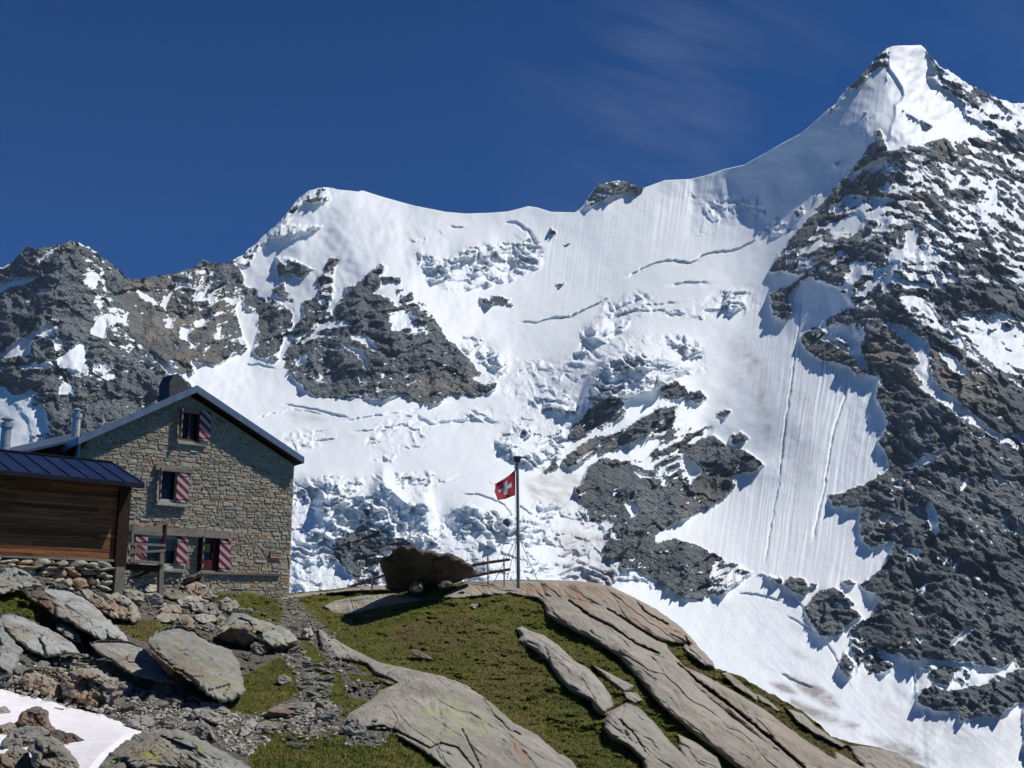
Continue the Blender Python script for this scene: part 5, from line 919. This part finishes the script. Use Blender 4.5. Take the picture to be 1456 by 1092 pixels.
# lower lean-to roof against the left side
c0, c1, c2, c3 = [V(at(x, y, d_))-V(H.P) for x, y, d_ in ((-40, 657.5, 40.), (113, 622.5, 41.2), (110, 614.5, 46.), (-40, 649, 46.))]
def loc_(p): p = np.array(p); return (float(p@E1), float(p@E2), float(p[2]))
L4 = [loc_(c) for c in (c0, c1, c2, c3)]; m = MB(); m.add(L4+[(x, y, z-.10) for x, y, z in L4], [(0,1,2,3),(7,6,5,4),(0,4,5,1),(1,5,6,2),(2,6,7,3),(3,7,4,0)]); m.build('lean_to_roof', MZINC, hut)
L5 = [(x+(.0 if i in (0,3) else -.1), y+.35*(i < 2), z-.105) for i, (x, y, z) in enumerate(L4)]; m = MB(); m.add(L5+[(x, y, z-3.) for x, y, z in L5], [(0,1,2,3),(7,6,5,4),(0,4,5,1),(1,5,6,2),(2,6,7,3),(3,7,4,0)]); m.build('lean_to_wall', MWDK, hut)
# windows
def shutter(u0, u1, z0, z1, ang=0., hinge='l', lab=None):
    hx_ = u0 if hinge == 'l' else u1; o = None; mb = MB(); w_ = u1-u0; s_ = 1 if hinge == 'l' else -1
    x0, x1 = (0, w_) if hinge == 'l' else (-w_, 0)
    mb.box(x0, x1, -.04, -.0, 0, z1-z0); mb.box(x0+.03*1, x1-.03, -.06, -.041, .12, .20); mb.box(x0+.03, x1-.03, -.06, -.041, z1-z0-.22, z1-z0-.14)
    o = mb.build('shutter', MSH, hut); o.location = (hx_, -.075, z0); o.rotation_euler = (0, 0, ang); 
    if lab: o['label'] = lab
    return o
def window(o, bars=True, fr=MFRAME, door=False, sill=None, lint=None, blind=None):
    u0, u1, z0, z1 = o; f = .085; mb = MB(); y0, y1 = .06, .13
    mb.box(u0, u0+f, y0, y1, z0, z1); mb.box(u1-f, u1, y0, y1, z0, z1); mb.box(u0+f, u1-f, y0, y1, z0, z0+f); mb.box(u0+f, u1-f, y0, y1, z1-f, z1)
    w_ = mb.build('door' if door else 'window', fr, hut)
    if bars: mb = MB(); uc = (u0+u1)/2; mb.box(uc-.04, uc+.04, .055, .128, z0+f, z1-f); mb.build('mullion', MBRN, w_)
    if door:
        mb = MB(); us_ = u0+(u1-u0)*.62; mb.box(us_, u1-f, .07, .12, z0+f, z1-f); mb.box(u0+f, us_, .07, .12, z0+f, z0+.42); mb.box(u0+f, u0+f+.07, .07, .12, z0+.42, z1-f); mb.box(u0+f+.07, us_, .07, .12, z1-f-.1, z1-f); mb.build('door_leaf', MRED, w_)
    mb = MB(); mb.box(u0+f, u1-f, .132, .15, z0+f, z1-f); mb.build('pane', MGLASS, w_)
    if blind == 'b': mb = MB(); mb.box(u0+f+.01, u1-f-.01, .10, .125, z1-f-.42, z1-f-.01); mb.build('blind', MBLIND, w_)
    if blind == 'y': mb = MB(); mb.box(u0+.24, u0+.5, .11, .128, z1-.62, z1-.28); mb.build('notice', MYEL, w_)
    return w_
w1_ = window(OP[0], True, simple('dark brown frame', (.09,.05,.03), (.15,.08,.045), 6)); window(OP[1], False); window(OP[2], True, blind='b'); window(OP[3], False, MRED, True, blind='y')
so_ = lambda x0, y0, x1, y1: opening(x0, y0, x1, y1, -.08)
for i, (q) in enumerate(((284.8, 584.5, 297.5, 627), (252.3, 669, 266.3, 714.5), (252.5, 762, 264.8, 804), (312.8, 764.5, 325.5, 812.5))):
    a_, b_, c_, d_ = so_(*q); shutter(a_, b_, c_, d_, 0, 'l')
for k, i in enumerate((0, 1, 3)):
    o = OP[i]; shutter(o[0]-.30, o[0], o[2]+.02, o[3]-.02, math.radians(71), 'r')
a_, b_, c_, d_ = so_(193, 762, 207.3, 803); shutter(a_, b_, c_, d_, 0, 'r')
def slabpart(name, q, mat, y0, y1, parent=hut, skew=0):
    u0, z0 = ft(q[0], q[3], y0); u1, _ = ft(q[2], q[3], y0); z1 = ft(q[0], q[1], y0)[1]; return MB().box(u0, u1, y0, y1, z0, z1, .5, .012).build(name, mat, parent)
slabpart('lintel', (221.5, 660.5, 275, 668), MLINT, -.16, .1); slabpart('lintel', (184, 746.5, 327, 758), MLINT, -.17, .1); slabpart('lintel', (253, 579.5, 290, 584), MLINT, -.10, .1)
slabpart('window_sill', (222.5, 713.5, 268, 717.5), MSILL, -.22, .12); slabpart('window_sill', (193.5, 806.5, 265, 811.5), MSILL, -.24, .12); slabpart('window_sill', (253, 627.8, 294, 630.5), MSILL, -.14, .12)
slabpart('ledge', (287, 812.5, 400, 816), MWGR, -.14, .05); slabpart('door_post', (281, 762, 285.5, 812), MWDK, -.09, .1)
pq = opening(385, 785.5, 399.7, 793.5, -.09); m = MB(); m.box(pq[0], pq[1], -.11, -.04, pq[2], pq[3]); pl = m.build('plaque', MPLQ, hut); m = MB(); rr = random.Random(4)
for row in (0, 1):
    x = pq[0]+.05
    while x < pq[1]-.06: wl = rr.uniform(.015, .04); m.box(x, x+wl, -.1135, -.111, pq[3]-.085-row*.075, pq[3]-.045-row*.075); x += wl+.018
m.build('inscription', MPLT, pl); m = MB(); m.box(pq[0]-.02, pq[1]+.02, -.13, -.02, pq[3], pq[3]+.02); m.build('plaque_cap', MSILL, pl)
# downpipe at the left eave
q0 = ft(118.5, 626, -.2); m = MB(); m.tube([(q0[0]-.1, -.12, rz_(0)-.35), (q0[0]-.1, -.12, 1.5)], .05); m.build('downpipe', MZINC, hut)
# flues stand on the far slope of the roof
def flue(px, ytop, ybase, u, lab):
    r = at(px, ytop, 1.); v0 = None
    for vv_ in np.linspace(0, 14, 600):
        uu, zz = H.uz(px, ytop, vv_)
        if abs(uu-u) < .02 or (v0 is not None): v0 = vv_ if v0 is None else v0; break
    if v0 is None: v0 = 6.; uu, zz = H.uz(px, ytop, v0)
    uu, zt = H.uz(px, ytop, v0); zb = H.uz(px, ybase, v0)[1]-.6
    o = empty('metal_flue', np.array(H.P)+uu*E1+v0*E2+np.array([0, 0, zb])); hgt = zt-zb; r_ = .165
    tag(o, lab, 'flue', 'metal flues above the hut roof')
    m = MB(); m.tube([(0,0,0), (0,0,hgt-.42)], r_, 18); m.tube([(0,0,hgt*.45), (0,0,hgt*.45+.03)], r_*1.05, 18); m.build('pipe', MSTEEL, o)
    m = MB(); m.tube([(0,0,hgt-.42), (0,0,hgt-.40), (0,0,hgt-.24), (0,0,hgt-.22)], [r_*.9, r_*1.3, r_*1.3, r_*.9], 18); m.tube([(0,0,hgt-.22), (0,0,hgt-.12)], r_*.75, 14); m.tube([(0,0,hgt-.12), (0,0,hgt-.10), (0,0,hgt-.02), (0,0,hgt)], [r_*1.35, r_*1.35, r_*.4, .02], 18); m.build('cowl', MSTEEL, o)
flue(11, 592, 645, -2.9, 'tall stainless flue pipe with cowl at the left picture edge'); flue(110.5, 580, 617, 1.2, 'stainless flue pipe with cowl rising just left of the hut gable')

cq = [ft(x, y, 4.) for x, y in ((241, 575), (241, 545), (247, 532), (254, 532), (262, 541), (269, 551), (269, 575))]
MB().prism([(u, z) for u, z in cq], 4., 4.9).build('chimney', MSLATE, hut)
# ---------------------------------------------------------------- WOODEN SHED
S = Frame(184, 690, 33.5, 0.); zt = S.uz(184, 690)[1]
shed = empty('wooden_shed', S.P, S.rz); tag(shed, 'dark brown boarded shed with blue metal roof on a drystone base at left', 'shed')
U0 = S.uz(-6, 690)[0]-5.; zwb = S.uz(165, 797)[1]; r2 = random.Random(5)
m = MB(); z = zwb
while z < zt:
    h = r2.uniform(.085, .125); u = U0
    while u < -.36:
        L_ = r2.uniform(1.6, 3.6); ue = min(u+L_, -.36); m.box(u+.002, ue-.002, -.025-r2.uniform(0, .010), .03, z+.004, min(z+h-.003, zt), r2.random()); u = ue
    z += h
bw = m.build('board_wall', MWOOD, shed)
m = MB(); m.box(U0, -.1, .031, 3.4, zwb+.02, zt-.02, .4); m.build('wall', MWDK, shed)
pbx = S.uz(163, 700)[0]; m = MB(); m.box(-.36, 0., -.16, .3, zwb-.15, zt+.02, .5); m.build('corner_board', MWDK, shed)
m = MB(); m.box(-.30, -.02, -.14, .24, S.uz(170, 850)[1]-.6, zwb-.152, .5); m.build('corner_post', MWGR, shed)
# drystone base
zb = zwb-2.2; VS = []; QS = []; nv = 0; TT = []
z = zwb-.05
proto_ = [stone_mesh(700+k, (.45,.6,.8,.55)[k % 4], 9) for k in range(8)]; pv = []
for me in proto_: a_ = np.empty(len(me.vertices)*3, np.float32); me.vertices.foreach_get('co', a_); pv.append(a_.reshape(-1, 3)/np.abs(a_.reshape(-1, 3)).max(0))
sq = gridquads(13, 22, True)
while z > zb:
    h = r2.uniform(.10, .24); u = U0 if U0 > -9 else -9.
    while u < -.42:
        w_ = r2.uniform(.16, .55); k = r2.randrange(8); a_ = r2.gauss(0, .16); p = pv[k][:, [0,1,2]]*np.array([w_*.60, r2.uniform(.16, .26), h*.64*r2.uniform(.8, 1.25)])
        p = np.stack([p[:,0]*math.cos(a_)-p[:,2]*math.sin(a_), p[:,1], p[:,0]*math.sin(a_)+p[:,2]*math.cos(a_)], -1)+np.array([min(u+w_/2, -.42-w_*.4), -.02+r2.uniform(-.05, .05), z-h/2+r2.gauss(0, .02)])
        VS.append(p); QS.append(sq+nv); nv += len(p); TT += [r2.random()]*len(p); u += w_
    z -= h
me = fast_mesh('drystone_base', np.concatenate(VS), np.concatenate(QS), True); fattr(me, 'tone', TT); me.set_sharp_from_angle(angle=math.radians(32)); base = link('drystone_base', me, MW, shed)
for q_ in proto_: bpy.data.meshes.remove(q_)
m = MB(); m.box(U0, -.38, .0, .6, zb, zwb-.03); m.build('wall_core', MDRY, base)
m = MB(); m.box(U0, -.37, -.13, .1, zwb-.035, zwb+.03, .6, .012); m.build('base_beam', MWGR, shed)
# roof
ev = -.78; ea = S.uz(0, 669, ev); eb = S.uz(203.5, 687.5, ev); ue = eb[0]; ze = eb[1]
rv = 1.3; rg = S.uz(181, 660.5, rv); zr = rg[1]; uL = U0-.5
m = MB(); sl_ = (zr-ze)/(rv-ev)
def rq(mb, u0, u1, v0, v1, t0, t1, tone=.5):
    zf = lambda v: ze+(v-ev)*sl_
    mb.add([(u, v, zf(v)+dz) for u in (u0, u1) for v in (v0, v1) for dz in (t0, t1)], [(0,1,3,2),(4,6,7,5),(0,4,5,1),(2,3,7,6),(0,2,6,4),(1,5,7,3)], tone)
rq(m, uL, ue, ev, rv, -.04, 0.); m.add([(u, v, z_) for u in (uL, ue) for v, z_ in ((rv+.001, zr), (rv+2.6, zr-.9), (rv+2.6, zr-.95), (rv+.001, zr-.05))], [(0,1,2,3),(7,6,5,4),(0,4,5,1),(1,5,6,2),(2,6,7,3),(3,7,4,0)])
sr = m.build('roof', MBLUE, shed); m = MB(); u = ue-.02
while u > uL: rq(m, u-.014, u+.014, ev, rv, .0, .035); u -= .56
m.build('standing_seams', MBLUE, sr); m = MB(); rq(m, uL, ue+.02, ev-.03, ev-.002, -.12, .01); rq(m, ue+.003, ue+.04, ev-.03, rv, -.15, .03); m.box(uL, ue, rv-.08, rv+.08, zr+.01, zr+.05); m.build('edge_trim', simple('black trim', (.010,.012,.02), (.02,.022,.035), 3, .7, .002, spec=.1), sr)
m = MB(); rq(m, uL, ue-.02, ev+.02, rv-.02, -.16, -.045); m.build('soffit', MWDK, sr)

# ---------------------------------------------------------------- WOODEN LANDING
LDG = Frame(205, 800, 36.5, 0.); ld = empty('wooden_landing', LDG.P, LDG.rz); tag(ld, 'weathered wooden stair landing with railing between shed and hut', 'stair landing')
lp = lambda px, py, v=0.: (LDG.uz(px, py, v)[0], v, LDG.uz(px, py, v)[1])
def bar(name, a, b_, w_, h_, mat=MWGR): return MB().bar(a, b_, w_, h_).build(name, mat, ld)
bar('post', lp(226.5, 872), lp(229.5, 781), .15, .15); bar('post', lp(232, 800, .1), lp(234.5, 742, .1), .10, .10, MWDK); bar('post', lp(188, 800), lp(188, 745), .08, .08)
bar('post_cap', lp(220, 746, .05), lp(237, 744, .05), .16, .09, MRAIL)
bar('rail', lp(184, 756.5, .1), lp(232, 760.5, .1), .05, .10); bar('rail', lp(184, 773, -.06), lp(235, 775.5, -.06), .05, .08); bar('rail', lp(184, 785.5, -.06), lp(235, 783, -.06), .05, .08)
bar('beam', lp(184, 797, -.08), lp(232, 801, -.08), .12, .10); bar('beam', lp(180, 806, .05), lp(230, 809, .05), .16, .20, MWDK)
m = MB()
for k in range(5): m.bar(lp(182, 802.5, .15+k*.24), lp(230, 805, .15+k*.24), .22, .04, r2.random())
m.build('deck', MWGR, ld); bar('brace', lp(182, 826, .1), lp(212, 812, .1), .07, .09, MWDK); bar('brace', lp(214, 795, .02), lp(236, 778, .02), .05, .07, MRED); bar('brace', lp(186, 770, .12), lp(210, 796, .12), .05, .06, MWGR); bar('joist', lp(190, 808, .1), lp(196, 812, 1.3), .12, .14, MWDK); bar('joist', lp(220, 808, .1), lp(223, 812, 1.3), .12, .14, MWDK)

# ---------------------------------------------------------------- FLAGPOLE, FLAG, RAILS
pd_ = 46.5; pb = V(at(737.2, 826, pd_)); pole = empty('flagpole', pb); tag(pole, 'tall grey metal flagpole with square cap on the knoll crest', 'flagpole')
pt = V(at(735.6, 657, pd_))-pb; m = MB(); m.tube([(0,0,-.3), (0,0,0), pt*.5, pt], [.078, .078, .070, .062], 16); m.build('pole', MPOLE, pole)
m = MB(); m.box(-.13, .13, -.13, .13, pt.z, pt.z+.20); m.box(-.155, .155, -.155, .155, pt.z+.15, pt.z+.235); c_ = m.build('cap', GD, pole); c_.location = (pt.x, pt.y, 0)
m = MB(); cz = V(at(736.5, 761, pd_))-pb; m.tube([cz-Vector((0,0,.05)), cz+Vector((0,0,.05))], .10, 14); m.build('collar', MPOLE, pole)
for px, py, dy in ((702, 825, -.6), (765.5, 825, -.4), (721, 820, 3.)):
    e_ = V(at(px, py, pd_+dy))-pb; e_.z -= .1; m = MB(); m.tube([cz, e_], .014, 6); m.build('guy_wire', MWIRE, pole)
m = MB(); hx0 = V(at(732.6, 662, pd_-.05))-pb; hx1 = V(at(733.6, 815, pd_-.05))-pb; m.tube([hx0, hx0*.5+hx1*.5+Vector((-.02,0,0)), hx1], .010, 6); m.build('halyard', MSILL, pole)
m = MB(); m.tube([(-.02, 0, pt.z-.08), hx0+Vector((-.02, 0, .02))], .02, 6); m.build('pulley_arm', MPOLE, pole)
fn, fm = 44, 34; ht, hb, ftp, fbt = [V(at(x, y, pd_-.05+dd)) for x, y, dd in ((732.2, 668, 0), (732.6, 704, 0), (702.5, 688.5, -.75), (706.2, 710.5, -.95))]
vs = []; fu = []; fv = []
for j in range(fm):
    for i in range(fn):
        s_ = i/(fn-1); t_ = j/(fm-1); p = ht.lerp(ftp, s_).lerp(hb.lerp(fbt, s_), t_)
        p = p+Vector((.0, 1, 0))*(.11*s_**.7*math.sin(s_*8.5+t_*3.2)+.05*math.sin(s_*15-t_*6)*s_)+Vector((0, 0, 1))*(-.07*math.sin(s_*3.14)*(1-t_*.6)+.03*s_*math.sin(t_*9+2))+Vector((1,0,0))*(.035*math.sin(t_*7+1)*s_)
        vs.append(tuple(p)); fu.append(s_); fv.append(t_)
me = fast_mesh('flag', np.array(vs)-np.array(ht), gridquads(fm, fn)); fattr(me, 'fu', fu); fattr(me, 'fv', fv); fo = link('flag', me, MFLAG); fo.location = ht
md = fo.modifiers.new('thickness', 'SOLIDIFY'); md.thickness = .006; tag(fo, 'red flag with white cross blowing to the left from the pole', 'flag')
def railing(rails, posts, D, lab, dl=0.):
    o0 = V(at(*posts[0][:2], D)); o = empty('rail_fence', o0); tag(o, lab, 'fence')
    for a_, b_ in rails:
        A_ = V(at(*a_, D+dl))-o0; B_ = V(at(*b_, D))-o0; mid = A_*.5+B_*.5+Vector((0,0,.015)); m = MB(); m.tube([A_, mid, B_], [.062, .066, .058], 10); m.build('rail', MRAIL, o)
    for px, y0, px1, y1 in posts: m = MB(); m.tube([V(at(px, y0, D+.07))-o0-Vector((0,0,.15)), V(at(px1, y1, D+.07))-o0], .030, 8); m.build('post', MPOLE, o)
railing([((668, 804.5), (725, 795.5)), ((664, 821), (725.3, 809.5))], [(694, 829, 693.5, 789), (717, 829, 716.5, 792)], 46.8, 'two reddish wooden rails on metal posts left of the flagpole', 1.)
railing([((499, 834), (549, 817.5))], [(529, 836, 529, 822)], 46., 'short sloping wooden rail behind the left end of the dark block', .5)

# ---------------------------------------------------------------- camera, sky, sun
cam = bpy.data.cameras.new('camera'); co = bpy.data.objects.new('camera', cam); COL.objects.link(co)
co.rotation_euler = (math.radians(90+12), 0, 0); cam.sensor_width = 36; cam.lens = F/1456*36; cam.clip_start = .2; cam.clip_end = 20000
SC.camera = co
w = bpy.data.worlds.new('World'); SC.world = w; w.use_nodes = True; nt = w.node_tree; nt.nodes.clear()
SUN_AZ, SUN_EL = math.radians(86), math.radians(58)     # azimuth measured from +Y towards +X
st = nt.nodes.new('ShaderNodeTexSky'); st.sky_type = 'NISHITA'; st.sun_disc = False; st.sun_elevation = SUN_EL; st.sun_rotation = SUN_AZ
st.altitude = 4000; st.air_density = .7; st.dust_density = 0.0; st.ozone_density = 5.5
bg = nt.nodes.new('ShaderNodeBackground'); bg.inputs['Strength'].default_value = SKY = .10; ow = nt.nodes.new('ShaderNodeOutputWorld')
# thin cirrus, laid out by direction in the sky
tc = nt.nodes.new('ShaderNodeTexCoord')
def wn(k, **kw):
    n = nt.nodes.new(k)
    for a, v in kw.items(): setattr(n, a, v)
    return n
def cirrus(rot, scale, seedloc, lo, hi, detail=8):
    mp = wn('ShaderNodeMapping'); mp.vector_type = 'TEXTURE'; nt.links.new(tc.outputs['Generated'], mp.inputs[0]); mp.inputs['Rotation'].default_value = rot; mp.inputs['Scale'].default_value = tuple(1/q for q in scale); mp.inputs['Location'].default_value = seedloc
    n = wn('ShaderNodeTexNoise'); nt.links.new(mp.outputs[0], n.inputs['Vector']); n.inputs['Scale'].default_value = 1.; n.inputs['Detail'].default_value = detail; n.inputs['Roughness'].default_value = .55; n.inputs['Distortion'].default_value = .6
    r = wn('ShaderNodeMapRange'); nt.links.new(n.outputs['Fac'], r.inputs[0]); r.inputs[1].default_value = lo; r.inputs[2].default_value = hi; return r.outputs[0]
def blob(d, r0, r1):
    v = wn('ShaderNodeVectorMath', operation='NORMALIZE'); nt.links.new(tc.outputs['Generated'], v.inputs[0])
    s = wn('ShaderNodeVectorMath', operation='DOT_PRODUCT'); nt.links.new(v.outputs[0], s.inputs[0]); s.inputs[1].default_value = d
    r = wn('ShaderNodeMapRange'); nt.links.new(s.outputs['Value'], r.inputs[0]); r.inputs[1].default_value = math.cos(math.radians(r1)); r.inputs[2].default_value = math.cos(math.radians(r0)); return r.outputs[0]
def mul(a, b_, op='MULTIPLY'):
    n = wn('ShaderNodeMath', operation=op)
    for i, v in enumerate((a, b_)):
        if isinstance(v, (int, float)): n.inputs[i].default_value = v
        else: nt.links.new(v, n.inputs[i])
    return n.outputs[0]
dirn = lambda px, py: tuple(V(at(px, py, 1.)).normalized())
c1 = mul(mul(cirrus((0,.42,0), (3,3,22), (.3,.1,.2), .42, .72), blob(dirn(985,150), 1, 11)), .08)
c2 = mul(mul(cirrus((0,.32,0), (4,4,34), (1.3,.6,.2), .45, .70), blob(dirn(960,128), .5, 5)), .10)
c3 = mul(mul(cirrus((0,.6,0), (3,3,14), (2.3,.6,.9), .38, .72), blob(dirn(1420,100), 0, 5)), .10)
cs = mul(mul(c1, c2, 'ADD'), c3, 'ADD')
mixn = wn('ShaderNodeMix', data_type='RGBA'); nt.links.new(cs, mixn.inputs[0]); hs = wn('ShaderNodeHueSaturation'); hs.inputs['Hue'].default_value = .506; hs.inputs['Saturation'].default_value = 1.75; hs.inputs['Value'].default_value = .95; nt.links.new(st.outputs[0], hs.inputs['Color']); nt.links.new(hs.outputs[0], mixn.inputs[6]); mixn.inputs[7].default_value = (5., 5.4, 6.2, 1)
nt.links.new(mixn.outputs[2], bg.inputs[0]); nt.links.new(bg.outputs[0], ow.inputs[0])
hz = bpy.data.materials.new('haze'); hz.use_nodes = True; hn = hz.node_tree; hn.nodes.clear(); pv_ = hn.nodes.new('ShaderNodeVolumePrincipled'); ho = hn.nodes.new('ShaderNodeOutputMaterial')
pv_.inputs['Color'].default_value = (.72, .84, 1., 1); pv_.inputs['Density'].default_value = .000028; pv_.inputs['Anisotropy'].default_value = 0.; hn.links.new(pv_.outputs[0], ho.inputs['Volume'])
tag(MB().box(-3200, 3200, -60, 4000, -270, 1500).build('haze', hz), 'thin blue air between the knoll and the far mountain', kind='stuff')
sl = bpy.data.lights.new('sun', 'SUN'); sl.energy = 4.1; sl.angle = math.radians(.5); sl.color = (1., .955, .885)
so = bpy.data.objects.new('sun', sl); COL.objects.link(so)
sd = Vector((math.sin(SUN_AZ)*math.cos(SUN_EL), math.cos(SUN_AZ)*math.cos(SUN_EL), math.sin(SUN_EL)))
so.rotation_euler = (-sd).to_track_quat('-Z', 'Y').to_euler(); so.location = (30, 10, 60)
SC.view_settings.view_transform = 'Standard'; SC.view_settings.look = 'None'; SC.view_settings.exposure = 0; SC.view_settings.gamma = 1
SC.cycles.max_bounces = 6; SC.cycles.volume_bounces = 0
